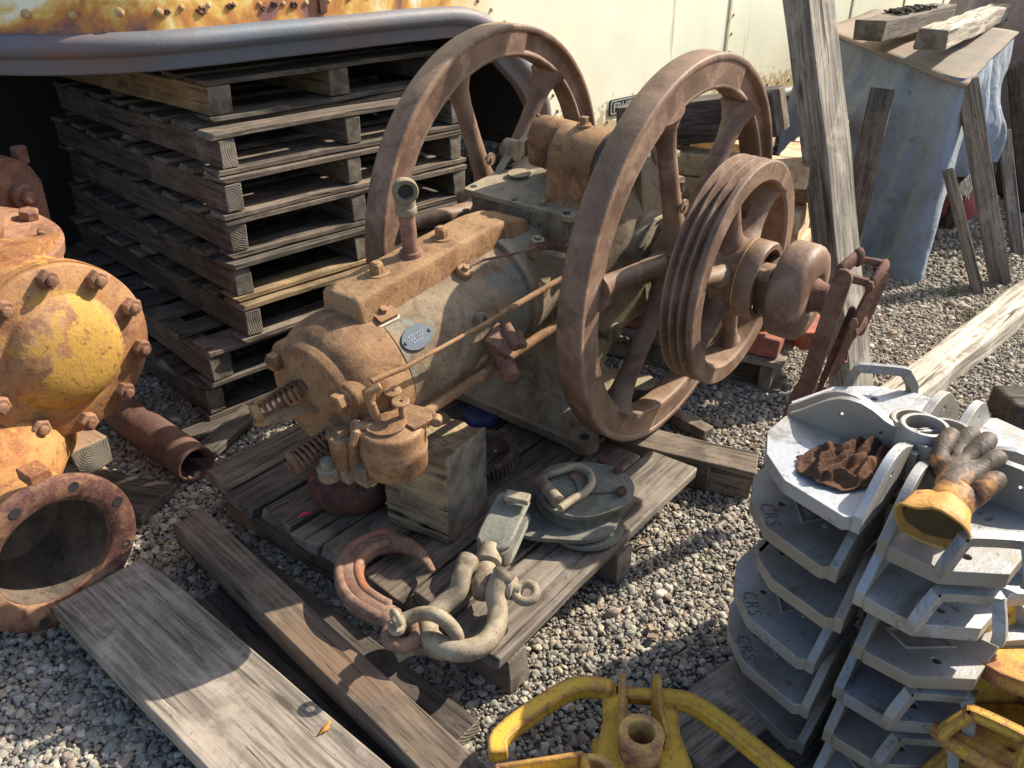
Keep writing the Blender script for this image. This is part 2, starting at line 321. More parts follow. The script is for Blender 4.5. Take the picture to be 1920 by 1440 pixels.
# gravel: one object of counted-by-nobody pebbles
def gravel_mat():
    m, n = newmat('pebble'); b = NB(n)
    at = b.nd('ShaderNodeAttribute', attribute_type='INSTANCER', attribute_name='pcol'); v = b.coords(rand=False)
    a = b.noise(v, 1.3, 4, .6, .5); f = b.noise(v, 7, 3, .6)
    c = b.mix(.42, at.outputs['Color'], (.37, .325, .25)); c = b.mix(.55, c, b.ramp(a, [(.3, .25), (.7, .75)]), 'OVERLAY')
    c = b.mix(b.ramp(f, [(.52, 0.0), (.75, .35)]), c, (.05, .045, .04))
    b.finish(c, .72, 0, f, .35, .05, .4); return m
def build_gravel():
    rnd = random.Random(3); pts = []; cols = []; scl = []; rot = []
    PALET = [(.28, .26, .225), (.19, .195, .18), (.40, .37, .30), (.14, .15, .14), (.50, .45, .35), (.24, .18, .15), (.42, .31, .19), (.27, .17, .13), (.20, .22, .19), (.56, .53, .46), (.13, .125, .125), (.34, .30, .235), (.46, .40, .29), (.19, .145, .14)]
    y = .5
    while y < 7.5:
        d = math.hypot(y, 1.2); near = 1.0 if y < 3.2 else 1.0 + (y - 3.2) * .28
        step = .0128 * near
        half = y * .78 + .8; x = -half
        while x < half:
            # one jittered layer of medium pebbles, plus occasional big ones on top
            if rnd.random() < .93:
                px, py = x + rnd.uniform(-.5, .5) * step, y + rnd.uniform(-.5, .5) * step
                big = noise.noise(Vector((px * 1.1, py * 1.1, 4)))
                s = step * (.36 + .55 * rnd.random() ** 2.2) * (1.12 if px < -.2 and py < 2.0 else 1.0); 
                if rnd.random() < .035: s *= 1.65
                pts.append((px, py, s * rnd.uniform(-.1, .75) + .006 * big)); scl.append((s * rnd.uniform(.8, 1.3), s * rnd.uniform(.75, 1.1), s * rnd.uniform(.5, .8)))
                rot.append((rnd.uniform(-.5, .5), rnd.uniform(-.5, .5), rnd.uniform(0, 6.28)))
                c = PALET[min(len(PALET) - 1, int(rnd.random() ** 1.15 * len(PALET)))]; k = rnd.uniform(.75, 1.2); cols.append((c[0] * k, c[1] * k, c[2] * k, 1))
            x += step
        y += step
    y = .5
    while y < 3.7:                          # fines between the pebbles
        x = -(y * .72 + .25)
        while x < y * .72 + .25:
            px, py = x + rnd.uniform(-.5, .5) * .0115, y + rnd.uniform(-.5, .5) * .0115; s = .0018 + .0026 * rnd.random() ** 1.5
            pts.append((px, py, rnd.uniform(.0, .0065))); scl.append((s * 1.2, s, s * .8)); rot.append((rnd.uniform(-.6, .6), rnd.uniform(-.6, .6), rnd.uniform(0, 6.28)))
            c = PALET[int(rnd.random() * len(PALET))]; cols.append((.5 * c[0] + .14, .5 * c[1] + .12, .5 * c[2] + .095, 1)); x += .0115
        y += .0115
    me = bpy.data.meshes.new('gravel'); me.from_pydata(pts, [], [])
    a = me.attributes.new('pcol', 'FLOAT_COLOR', 'POINT'); a.data.foreach_set('color', [q for c in cols for q in c])
    a = me.attributes.new('pscl', 'FLOAT_VECTOR', 'POINT'); a.data.foreach_set('vector', [q for c in scl for q in c])
    a = me.attributes.new('prot', 'FLOAT_VECTOR', 'POINT'); a.data.foreach_set('vector', [q for c in rot for q in c])
    o = bpy.data.objects.new('gravel', me); COL.objects.link(o); tag(o, kind='stuff')
    t = bpy.data.node_groups.new('gravel_nodes', 'GeometryNodeTree'); t.interface.new_socket('Geometry', in_out='INPUT', socket_type='NodeSocketGeometry'); t.interface.new_socket('Geometry', in_out='OUTPUT', socket_type='NodeSocketGeometry')
    gi = t.nodes.new('NodeGroupInput'); go = t.nodes.new('NodeGroupOutput'); inst = t.nodes.new('GeometryNodeInstanceOnPoints'); L = t.links.new
    jg = t.nodes.new('GeometryNodeGeometryToInstance'); mat = gravel_mat()
    for i in range(9):
        ic = t.nodes.new('GeometryNodeMeshIcoSphere'); ic.inputs['Radius'].default_value = 1.0; ic.inputs['Subdivisions'].default_value = 3
        sp = t.nodes.new('GeometryNodeSetPosition'); L(ic.outputs[0], sp.inputs[0])
        ps = t.nodes.new('GeometryNodeInputPosition'); ad = t.nodes.new('ShaderNodeVectorMath'); ad.inputs[1].default_value = (i * 7.3, i * 3.1, i * 5.7); L(ps.outputs[0], ad.inputs[0])
        vo = t.nodes.new('ShaderNodeTexVoronoi'); vo.feature = 'SMOOTH_F1'; vo.inputs['Scale'].default_value = .8; vo.inputs['Smoothness'].default_value = .25; L(ad.outputs[0], vo.inputs['Vector'])
        mm = t.nodes.new('ShaderNodeMath'); mm.operation = 'MULTIPLY_ADD'; mm.inputs[1].default_value = -.75; mm.inputs[2].default_value = 1.35; L(vo.outputs['Distance'], mm.inputs[0])
        sc = t.nodes.new('ShaderNodeVectorMath'); sc.operation = 'SCALE'; L(ps.outputs[0], sc.inputs[0]); L(mm.outputs[0], sc.inputs['Scale']); L(sc.outputs[0], sp.inputs['Position'])
        sm = t.nodes.new('GeometryNodeSetMaterial'); sm.inputs['Material'].default_value = mat; L(sp.outputs[0], sm.inputs[0])
        ss = t.nodes.new('GeometryNodeSetShadeSmooth'); L(sm.outputs[0], ss.inputs[0]); L(ss.outputs[0], jg.inputs[0])
    L(jg.outputs[0], inst.inputs['Instance']); inst.inputs['Pick Instance'].default_value = True; L(gi.outputs[0], inst.inputs['Points'])
    for nm, sock in (('pscl', 'Scale'), ('prot', 'Rotation')):
        na = t.nodes.new('GeometryNodeInputNamedAttribute'); na.data_type = 'FLOAT_VECTOR'; na.inputs['Name'].default_value = nm; L(na.outputs['Attribute'], inst.inputs[sock])
    L(inst.outputs[0], go.inputs[0]); md = o.modifiers.new('g', 'NODES'); md.node_group = t; me.materials.append(mat)
    print('pebbles', len(pts)); return o
build_gravel()
# ------------------------------------------------------------------ the stationary engine (x: crankshaft, -y: towards the cylinder head, z: up)
ER = Matrix(((.7928, .6086, -.0327), (-.60822, .78657, -.10666), (-.03919, .10445, .99376)))
EO = Vector((.20519, 2.43496, .68561)); EBZ = -.52
EM = Matrix.Translation(EO) @ ER.to_4x4()
eng = empty('stationary_engine', EM @ Matrix.Translation((0, 0, EBZ)), 'rusty single cylinder stationary engine with two spoked flywheels on a pallet', 'engine')
EL = Vector((0, 0, -EBZ))
def ep(mb, name, mat, parent=None, **k):
    o = mb.build(name, mat, parent or eng, **k)
    if parent is None: o.location = EL
    return o
def bolt(mb, p, d, r=.014, h=.012, wr=0, stud=0):
    d = Vector(d).normalized(); p = Vector(p)
    if wr: mb.cyl(p, p + d * .003, wr, n=20); p = p + d * .003
    mb.hexh(p, d, r, h)
    if stud: mb.cyl(p + d * h, p + d * (h + stud), r * .5, n=12)
# flywheels -------------------------------------------------------------
def flywheel(xc, hb):
    rim = MB(); W2 = .036; Ro = .5415; Ri = .452
    prof = [(-W2, Ro - .006), (-W2 + .002, Ro - .002), (-W2 + .006, Ro), (W2 - .006, Ro), (W2 - .002, Ro - .002), (W2, Ro - .006), (W2, Ro - .016), (W2 - .002, Ro - .019), (W2 - .019, Ro - .023),
            (W2 - .021, Ri + .022), (W2 - .006, Ri + .016), (W2 - .003, Ri + .008), (W2 - .006, Ri + .002), (W2 - .012, Ri), (-W2 + .012, Ri), (-W2 + .004, Ri + .003), (-W2 + .002, Ri + .010), (-W2 + .010, Ri + .020), (-W2 + .010, Ro - .021)]
    rim.lathe([(h + xc, r) for h, r in prof], ax=(1, 0, 0), n=144, closed=True, u0=(0, 1, 0))
    o = ep(rim, 'flywheel', M_RIM, sharp=50); 
    # cast counterweight filling the hollow of the rim
    cw = MB(); a0, a1 = (math.radians(74), math.radians(186)) if xc < 0 else (math.radians(62), math.radians(292))
    cw.lathe([(xc + h, r) for h, r in ((W2 - .024, Ri + .014), (W2 - .004, Ri + .012), (W2 - .0035, Ro - .019), (W2 - .024, Ro - .018))], n=60, closed=True, u0=(0, 1, 0), a0=a0, a1=a1)
    c = ep(cw, 'counterweight', M_RIM, o, sharp=40)
    hub = MB(); hub.lathe([(xc - .05, .035), (xc - .05, .072), (xc - .035, .080), (xc + .035, .080), (xc + .052, .072), (xc + .052, .036)], ax=(1, 0, 0), n=48)
    hub.cyl((xc + .01, -.02, .115), (xc + .01, -.02, .07), .02); hub.box((xc + .035, -.075, .03), (.035, .05, .05)); hub.box((xc + .03, .07, -.03), (.035, .05, .05))
    ep(hub, 'hub', M_RIM, o, bevel=.005)
    for k in range(6):
        a = math.radians(48 + 60 * k); d = Vector((0, math.cos(a), math.sin(a))); s = MB()
        pts = [(Vector((xc - (.014 if xc < 0 else .0), 0, 0)) + d * r) for r in (.05, .075, .10, .14, .25, .36, .41, .44, .462)]
        s.tube(pts, [.052, .048, .038, .031, .0275, .028, .034, .046, .06], n=20, sq=.85)
        if k == 1: s.cyl(Vector((xc + .034, 0, 0)) + d * .19, Vector((xc + .040, 0, 0)) + d * .19, .019, n=20); s.cyl(Vector((xc + .02, 0, 0)) + d * .19, Vector((xc + .044, 0, 0)) + d * .19, .007, n=12)
        ep(s, 'spoke', M_RIM, o, sharp=60)
    return o
flywheel(.324, 0); flywheel(-.324, 0)
# shaft
s = MB(); s.cyl((-.42, 0, 0), (.62, 0, 0), .033, b=.004); s.cyl((-.275, 0, 0), (-.24, 0, 0), .05); s.cyl((.24, 0, 0), (.275, 0, 0), .055)
s.cyl((-.47, 0, 0), (-.42, 0, 0), .026)
ep(s, 'crankshaft', M_RIM, bevel=.002)
# grooved belt pulley ----------------------------------------------------
p = MB(); x0, x1, Ro = .438, .532, .306; nG = 3; prof = [(x0, .262), (x0, Ro - .004), (x0 + .003, Ro)]; gw = (x1 - .012 - x0 - .006) / nG
for i in range(nG):
    a = x0 + .006 + gw * i; prof += [(a, Ro), (a + gw * .36, Ro - .020), (a + gw * .56, Ro - .020), (a + gw * .90, Ro)]
prof += [(x1 - .003, Ro), (x1, Ro - .004), (x1, .258), (x1 - .006, .252), (x0 + .02, .250)]
p.lathe(prof, n=128, closed=True, u0=(0, 1, 0)); pul = ep(p, 'belt_pulley', M_RIM, sharp=28)
h = MB(); h.lathe([(.455, .035), (.455, .085), (.475, .105), (.50, .098), (.535, .102), (.540, .106), (.582, .106), (.588, .102), (.588, .088), (.545, .084), (.545, .03)], n=56, closed=False)
ep(h, 'hub', M_RIM, pul, sharp=40)
h = MB(); h.lathe([(.5365, .1035), (.5365, .1062), (.5395, .1068), (.5395, .1035)], n=56, closed=True); ep(h, 'brass_band', rust('brass_band', (.42, .28, .09), (.25, .16, .06), (.55, .4, .15)), pul)
for k in range(6):
    a = math.radians(42 + 60 * k); d = Vector((0, math.cos(a), math.sin(a))); s = MB()
    pts = [Vector((x, 0, 0)) + d * r for r, x in ((.07, .485), (.095, .486), (.115, .487), (.15, .488), (.20, .487), (.232, .487), (.25, .486), (.262, .486))]
    s.tube(pts, [.052, .046, .034, .026, .0245, .028, .038, .05], n=18, sq=.8); ep(s, 'spoke', M_RIM, pul, sharp=60)
# jaw clutch inside hub + shaft sleeve
j = MB()
for k in range(3):
    a = math.radians(20 + 120 * k); d = Vector((0, math.cos(a), math.sin(a)))
    j.box(Vector((.60, 0, 0)) + d * .064, (.06, .04, .032), Matrix.Rotation(a, 3, 'X')); j.cyl(Vector((.585, 0, 0)) + d * .078, Vector((.625, 0, 0)) + d * .088, .014)
j.cyl((.55, 0, 0), (.66, 0, 0), .05); ep(j, 'clutch_jaw', M_RIM, bevel=.004)
# clutch bell
d = MB(); d.lathe([(.632, .03), (.632, .117), (.635, .124), (.642, .127), (.690, .127), (.703, .1235), (.7125, .115), (.7175, .102), (.720, .086), (.721, .060), (.719, .055), (.714, .052), (.714, .03)], n=72)
bell = ep(d, 'clutch_bell', M_RIM, sharp=60)
d = MB(); d.lathe([(.715, .0), (.715, .046), (.728, .040), (.745, .036), (.752, .039), (.760, .036), (.764, .030), (.79, .030), (.79, 0)], n=40); ep(d, 'throwout_collar', M_LEVER, sharp=40)
# clutch lever: two flat bars, yoke and links
lv = MB()
def flat(mb, a, b, wd, th, up=(1, 0, 0), r=.3):   # flat bar with rounded ends, thickness along up
    a, b, up = Vector(a), Vector(b), Vector(up).normalized(); x = (b - a).normalized(); y = up.cross(x).normalized(); L = (b - a).length
    pts = [(-wd / 2 * math.sin(t) , wd / 2 * math.cos(t)) for t in [math.pi * i / 10 for i in range(11)]] + [(L + wd / 2 * math.sin(t), -wd / 2 * math.cos(t)) for t in [math.pi * i / 10 for i in range(11)]]
    M0 = mb.M.copy(); m = Matrix((x, y, up)).transposed().to_4x4(); m.translation = a; mb.M = M0 @ m; mb.prism(pts, -th / 2, th / 2); mb.M = M0; return mb
flat(lv, (.790, -.045, .092), (.768, -.10, -.24), .044, .012, (0, 1, 0)); flat(lv, (.768, -.102, -.22), (.735, -.155, -.50), .052, .013, (0, 1, 0))
lever = ep(lv, 'clutch_lever', M_LEVER, bevel=.003)
def shr(mb):
    for p in mb.v: p.x = .775 + (p.x - .775) * .62; p.y = -.03 + (p.y + .03) * .72
l2 = MB(); flat(l2, (.835, .03, -.02), (.81, -.06, -.20), .026, .012, (0, 1, 0)); flat(l2, (.81, -.06, -.20), (.778, -.135, -.50), .022, .010, (0, 1, 0)); l2.tube([(.84, -.0, -.13), (.86, -.0, -.16), (.86, .03, -.17), (.85, .05, -.15), (.84, .03, -.13)], .005); shr(l2); ep(l2, 'latch_rod', M_LEVER, lever, bevel=.003)
y = MB(); y.cyl((.775, -.03, .10), (.80, .06, .115), .019, b=.004); y.cyl((.80, .055, .112), (.812, .075, .116), .025, b=.004)
y.tube([(.80, -.02, .085), (.85, .02, .07), (.885, .045, .06)], [.013, .012, .014], n=8); y.tube([(.80, .07, .105), (.85, .10, .10), (.89, .125, .09)], [.011, .010, .013], n=8)
y.cyl((.885, .035, .062), (.893, .14, .088), .018, b=.004); bolt(y, (.885, .03, .06), (-.1, -1, -.1), .018, .016)
shr(y); ep(y, 'yoke', M_LEVER, lever, bevel=.003)
y = MB(); flat(y, (.89, .06, .05), (.862, -.0, -.06), .04, .02, (.8, -.6, .1)); flat(y, (.90, .13, .05), (.875, .07, -.08), .036, .02, (.8, -.6, .1)); flat(y, (.862, .0, -.06), (.835, -.03, -.17), .042, .018, (.8, -.6, .1))
bolt(y, (.862, -.012, -.035), (.5, -1, .2), .017, .018); y.cyl((.865, .0, -.07), (.88, .07, -.055), .02)
shr(y); ep(y, 'link', M_LEVER, lever, bevel=.004)
# crankcase ---------------------------------------------------------------
c = MB()
def loft(mb, secs):                     # secs: list of equal length closed loops
    n = len(secs[0]); vs = [p for q in secs for p in q]; fs = []
    for i in range(len(secs) - 1):
        for k in range(n): l = (k + 1) % n; fs.append([i * n + k, i * n + l, (i + 1) * n + l, (i + 1) * n + k])
    fs.append(list(range(n))[::-1]); fs.append([(len(secs) - 1) * n + k for k in range(n)]); return mb.add(vs, fs)
secs = []
for z, x, y0, y1, r in ((-.47, .185, -.36, -.02, .03), (-.44, .175, -.34, -.03, .05), (-.40, .14, -.28, -.03, .07), (-.28, .14, -.25, .10, .09), (-.12, .165, -.27, .27, .1), (.0, .185, -.30, .28, .1), (.12, .185, -.315, .27, .07), (.17, .170, -.31, .25, .03), (.185, .168, -.31, .25, .02)):
    secs.append([(a, b, z) for a, b in rrect(-x, y0, x, y1, r, 6)])
loft(c, secs); ep(c, 'crankcase', M_CASE, sharp=60, jit=.003)
c = MB(); c.prism(rrect(-.178, -.318, .182, .26, .014), .186, .200); plate = ep(c, 'top_cover', M_CASE, bevel=.003)
for x, y0 in ((-.160, -.29), (-.161, -.13), (-.158, .02), (-.158, .15), (-.01, -.302), (.155, -.30), (.16, -.1)):
    c = MB(); c.cyl((x, y0, .1995), (x, y0, .2012), .0095, n=16); ep(c, 'bolt_hole', M_BLK, plate)
c = MB(); bolt(c, (.068, -.285, .2), (0, 0, 1), .014, .012); ep(c, 'cover_bolt', M_CASE, plate, bevel=.001)
c = MB(); c.cyl((-.098, -.165, .2), (-.098, -.165, .208), .012); c.cyl((-.098, -.165, .208), (-.098, -.165, .212), .033, n=30); ep(c, 'oiler_cap', M_CASE, plate, bevel=.001)
c = MB(); random.seed(4)                # heap of dust on the cover
R_, T_ = 10, 30; vs = [(.02, -.10, .222)]; fs = []
for i in range(1, R_ + 1):
    for k in range(T_):
        a = 2 * math.pi * k / T_; q = i / R_; wob = 1 + .16 * noise.noise(Vector((math.cos(a) * 1.6, math.sin(a) * 1.6, 2)))
        vs.append((.02 + .105 * q * wob * math.cos(a), -.10 + .135 * q * wob * math.sin(a), .200 + .022 * (1 - q ** 1.8) + (.003 * noise.noise(Vector((a * 3, q * 9, 1))) if i < R_ else -.001)))
for k in range(T_): fs.append([0, 1 + k, 1 + (k + 1) % T_])
for i in range(R_ - 1):
    for k in range(T_): fs.append([1 + i * T_ + k, 1 + (i + 1) * T_ + k, 1 + (i + 1) * T_ + (k + 1) % T_, 1 + i * T_ + (k + 1) % T_])
c.add(vs, fs); ep(c, 'dust_heap', plain('dust', (.30, .26, .18), .97, 0, 70, .6, bstr=.9, spec=.1), plate, sharp=80)
# bearing covers inside each flywheel
for sg in (1, -1):
    c = MB(); c.lathe([(sg * .15, .27), (sg * .178, .268), (sg * .184, .26), (sg * .190, .235), (sg * .215, .16), (sg * .226, .11), (sg * .255, .095), (sg * .262, .085), (sg * .262, .03)], ax=(1, 0, 0), n=64)
    for k in range(8):
        a = math.radians(22 + 45 * k); dd = Vector((0, math.cos(a), math.sin(a)))
        c.cyl(Vector((sg * .15, 0, 0)) + dd * .262, Vector((sg * .196, 0, 0)) + dd * .262, .030, n=18); bolt(c, Vector((sg * .196, 0, 0)) + dd * .262, (sg, 0, 0), .017, .014)
    for k in range(4):
        a = math.radians(10 + 90 * k); dd = Vector((0, math.cos(a), math.sin(a))); c.box(Vector((sg * .2, 0, 0)) + dd * .17, (.045, .16, .014), Matrix.Rotation(a, 3, 'X'))
    c.tube([(sg * .26, -.10, .05), (sg * .262, -.03, .105), (sg * .262, .05, .10), (sg * .262, .10, .04)], .007)
    ep(c, 'bearing_cover', M_CASE, bevel=.003, sharp=45)
# skid base and lugs
c = MB(); c.prism(rrect(-.245, -.37, .245, .02, .03), -.495, -.465)
for x, y0 in ((.24, -.33), (-.24, -.33), (.24, -.0), (-.24, -.0)): c.cyl((x, y0, -.50), (x, y0, -.458), .045)
base = ep(c, 'base_flange', M_CASE, bevel=.006)
for x, y0 in ((.247, -.338), (-.247, -.338)):
    c = MB(); c.cyl((x, y0, -.4581), (x, y0, -.4565), .014); ep(c, 'bolt_hole', M_BLK, base)
# governor / magneto on the cover -------------------------------------------
c = MB(); R0 = .090; zc = .288; prof = [(math.cos(t) * R0, zc + math.sin(t) * R0) for t in [math.pi * i / 20 for i in range(21)]] + [(-R0 - .004, .215), (-R0 - .012, .1995), (R0 + .012, .201), (R0 + .004, .215)]
yc = -.165
loft(c, [[(x, yc + a * k, zc + (b - zc) * k2) for a, b in prof] for x, k, k2 in ((.055, .86, .98), (.058, .96, .995), (.064, 1, 1), (.19, 1, 1), (.192, .98, .99))])
gov = ep(c, 'governor_housing', M_ENG, sharp=50)
c = MB(); prof2 = [(yc + math.cos(t) * .090, zc - .003 + math.sin(t) * .090) for t in [math.pi * i / 20 for i in range(21)]] + [(yc - .09, .203), (yc + .09, .203)]
loft(c, [[(x, a, b) for a, b in prof2] for x in (.1925, .22)]); 
for t in (30, 90, 150): c.cyl((.22, yc + .07 * math.cos(math.radians(t)), zc + .07 * math.sin(math.radians(t))), (.232, yc + .07 * math.cos(math.radians(t)), zc + .07 * math.sin(math.radians(t))), .011)
ep(c, 'black_end_cover', M_BLK, gov, bevel=.004)
c = MB(); c.cyl((.115, yc, zc + .088), (.115, yc, zc + .097), .019, n=24); c.box((.115, yc, zc + .105), (.018, .018, .02)); ep(c, 'filler_plug', M_ENG, gov, bevel=.002)
c = MB(); mg = lambda x, k: [(x, -.130 + a * k, .300 + b * k * .92) for a, b in [(math.cos(t) * .052, .028 + math.sin(t) * .048) for t in [math.pi * i / 16 for i in range(17)]] + [(-.052, -.05), (-.046, -.058), (.046, -.058), (.052, -.05)]]
loft(c, [mg(-.058, .86), mg(-.052, .97), mg(-.044, 1), mg(-.008, 1), mg(-.004, 1.03), mg(0, 1.03), mg(.004, 1), mg(.06, .98)])
for yy, zz in ((-.178, .325), (-.135, .366), (-.178, .27)): c.cyl((-.06, yy + .01, zz), (-.045, yy, zz), .006, n=10)
ep(c, 'magneto', M_ENG, sharp=45)
# cylinder --------------------------------------------------------------------
c = MB(); c.lathe([(.27, .150), (.40, .158), (.455, .170), (.460, .172), (.470, .172), (.4705, .1655), (.62, .163), (.88, .161), (.897, .161), (.898, .158), (.905, .158)], ax=(0, -1, 0), n=96)
ep(c, 'cylinder', M_CYL, sharp=30, jit=.0015)
c = MB(); c.lathe([(.27, .152), (.36, .157), (.41, .162), (.452, .176), (.464, .178), (.4685, .176), (.4685, .15)], ax=(0, -1, 0), n=96); ep(c, 'crankcase_neck', M_CASE, sharp=40)
c = MB(); hd = [(.9, .158), (.902, .164), (.955, .166), (.985, .163), (1.015, .152), (1.035, .135), (1.045, .115), (1.05, .10)]
c.lathe(hd + [(1.05, 0)], ax=(0, -1, 0), n=80)
# flat lobes round the studs
for a in (140, 212, -45, 24):
    dd = Vector((math.cos(math.radians(a)), 0, math.sin(math.radians(a)))); c.cyl(dd * .112 + Vector((0, -.96, 0)), dd * .118 + Vector((0, -1.054, 0)), .040, .034, b=.008)
loft(c, [[(x * k, -yy, z * k + .004) for x, z in [(math.cos(t) * .118, math.sin(t) * .118) for t in [2 * math.pi * i / 40 for i in range(40)]]] for yy, k in ((1.03, 1.12), (1.052, 1.08), (1.060, 1.02), (1.062, .9))])
head = ep(c, 'cylinder_head', M_ENG, sharp=50, jit=.003)
for a in (140, 212, -45, 24):
    dd = Vector((math.cos(math.radians(a)), 0, math.sin(math.radians(a)))); q = MB()
    q.cyl(dd * .118 + Vector((0, -1.05, 0)), dd * .118 + Vector((0, -1.058, 0)), .026, n=24); q.hexh(dd * .118 + Vector((0, -1.057, 0)), (0, -1, 0), .022, .026)
    ep(q, 'head_nut', M_ENG, head, bevel=.0015)
# valve springs on the head
def spring(mb, a, b, R0, R1, r, turns, n=14):
    a, b = Vector(a), Vector(b); d = (b - a).normalized(); u, v = perp(d); L = (b - a).length; pts = []
    for i in range(int(turns * n) + 1):
        t = i / (turns * n); q = 2 * math.pi * i / n; R = R0 + (R1 - R0) * t; pts.append(a + d * L * t + (u * math.cos(q) + v * math.sin(q)) * R)
    return mb.tube(pts, r, n=6)
q = MB(); spring(q, (-.02, -1.06, .03), (-.045, -1.165, .015), .019, .013, .0028, 8); v1 = ep(q, 'valve_spring', M_LEVER, head)
q = MB(); flat(q, (.01, -1.06, -.01), (-.035, -1.17, .0), .034, .006, (.35, .1, .95)); q.cyl((-.045, -1.162, .014), (-.05, -1.178, .012), .021, b=.002); q.box((-.05, -1.11, .03), (.006, .11, .02)); ep(q, 'spring_bracket', M_ENG, head, bevel=.002)
q = MB(); spring(q, (.045, -1.06, -.08), (.025, -1.15, -.098), .021, .021, .0042, 7.5); ep(q, 'valve_spring', M_LEVER, head)
q = MB(); q.cyl((.025, -1.15, -.098), (.0225, -1.160, -.100), .027, b=.002); q.cyl((.04, -1.06, -.09), (.02, -1.168, -.103), .008); ep(q, 'spring_cap', M_ENG, head)
# water jacket ridge --------------------------------------------------------------
c = MB(); pr = lambda y, k, zt: [(x * k, y, z) for x, z in ((-.066, .12), (-.060, zt - .02), (-.057, zt - .006), (-.050, zt), (.050, zt), (.057, zt - .006), (.060, zt - .02), (.066, .12))]
loft(c, [pr(-.938, .90, .200), pr(-.934, .97, .207), pr(-.925, 1, .210), pr(-.70, 1.0, .210), pr(-.49, 1.0, .208), pr(-.46, 1.0, .206), pr(-.40, 1.0, .196), pr(-.33, .98, .17)])
rd = ep(c, 'water_jacket_ridge', M_ENG, bevel=.004, sharp=40, jit=.0012)
q = MB(); bolt(q, (0, -.82, .210), (0, 0, 1), .0165, .023, wr=.027); q.cyl((0, -.82, .235), (0, -.82, .2385), .010); ep(q, 'ridge_bolt', M_ENG, rd, bevel=.0015)
q = MB(); bolt(q, (-.002, -.60, .210), (0, 0, 1), .0165, .023, wr=.027); q.cyl((-.002, -.60, .235), (-.002, -.60, .2385), .010); ep(q, 'ridge_bolt', M_ENG, rd, bevel=.0015)
# elbow pipe
q = MB(); q.cyl((0, -.71, .205), (0, -.71, .222), .027, b=.003); q.cyl((0, -.71, .21), (0, -.71, .318), .0185, n=28); pipe = ep(q, 'vent_pipe', rust('red_pipe', (.22, .10, .07), (.12, .06, .045), (.30, .18, .12), sc=12), sharp=45)
q = MB(); q.cyl((0, -.71, .312), (0, -.71, .330), .0245, b=.003)
el = [(0, -.71, .33), (0, -.71, .350), (.004, -.714, .366), (.014, -.722, .378), (.026, -.732, .381)]
q.tube(el, [.0225, .024, .0255, .0255, .0235], n=24); ep(q, 'pipe_elbow', M_CASE, pipe, sharp=60)
q = MB(); d0 = Vector((.026, -.732, .381)); dx = Vector((.78, -.62, .06)).normalized(); q.lathe([(0, .016), (0, .027), (.004, .0285), (.016, .0285), (.020, .026), (.020, .0175), (.002, .016)], d0 - dx * .004, dx, 32); ep(q, 'elbow_rim', M_CASE, pipe, sharp=50)
q = MB(); q.cyl(d0 + dx * .003, d0 + dx * .004, .0178, n=24); ep(q, 'bore', M_BLK, pipe)
# name plate and square flange on the flank
def flank(y, ang, r=.164): a = math.radians(ang); return Vector((r * math.cos(a), y, r * math.sin(a))), Vector((math.cos(a), 0, math.sin(a)))
pp, nn = flank(-.845, 38, .1615); q = MB(); q.M = frame(pp, (.05, 1, .0), nn)
q.prism([(.044 * math.cos(t), .027 * math.sin(t)) for t in [2 * math.pi * i / 40 for i in range(40)]], 0, .0045); q.lathe([(.0045, .001), (.0062, .001)], ax=(0, 0, 1), n=8)
tagp = ep(q, 'oval_nameplate', M_TAGM, bevel=.0008)
for x in (-.036, .036):
    q = MB(); q.M = frame(pp, (.05, 1, .0), nn); q.lathe([(.0045, 0), (.0045, .0042), (.007, .0032), (.0078, 0)], (x, 0, 0), (0, 0, 1), 14); ep(q, 'rivet', M_BLK, tagp)
q = MB(); q.M = frame(pp, (.05, 1, .0), nn)
for j in range(3):
    for i in range(6 - j): q.box((-.02 + i * .008 + j * .003, .008 - j * .008, .0047), (.005, .0028, .0012))
ep(q, 'embossed_text', plain('tag_text', (.2, .23, .26), .5, .3), tagp)
pp, nn = flank(-.875, 68, .158); q = MB(); q.M = frame(pp, (.1, 1, 0), nn); q.prism(rrect(-.026, -.024, .026, .024, .005), -.004, .016); q.hexh((0, 0, .016), (0, 0, 1), .010, .010)
ep(q, 'square_flange', M_ENG, bevel=.002)
q = MB(); q.M = frame(pp, (.1, 1, 0), nn); q.prism(rrect(-.032, -.029, .030, .028, .008), -.006, .006); ep(q, 'white_gasket', plain('gasket', (.5, .46, .38), .9, 0, 60, .6))
# pushrod lugs on the flank
pp, nn = flank(-.62, 62, .16); q = MB(); q.hexh(pp, nn, .022, .02); q.cyl(pp, pp + nn * .03, .008); ep(q, 'boss_nut', M_ENG, bevel=.002)
q = MB(); q.tube([pp + nn * .024, pp + nn * .027 + Vector((.01, .05, .0)), (.145, -.49, .165), (.165, -.43, .165)], .003); q2 = ep(q, 'tension_spring', M_LEVER); q3 = MB(); spring(q3, (.163, -.435, .165), (.215, -.27, .12), .009, .009, .0024, 20, 10); ep(q3, 'coil', M_LEVER, q2)
pp, nn = flank(-.66, 22, .163); q = MB(); q.cyl(pp - nn * .01, pp + nn * .022, .018, b=.003); ep(q, 'side_boss', M_CASE)
q = MB(); q.cyl(pp + nn * .022, pp + nn * .023, .007); ep(q, 'boss_hole', M_BLK)
# neck post and arm
q = MB(); pp = Vector((.125, -.40, .115)); q.cyl(pp, pp + Vector((.01, 0, .05)), .019, b=.004); q.cyl(pp + Vector((.01, 0, .05)), pp + Vector((.01, 0, .055)), .007); flat(q, pp + Vector((.02, .005, .012)), (.25, -.33, .10), .03, .009, (0, 0, 1)); ep(q, 'governor_arm', M_CASE, bevel=.002)
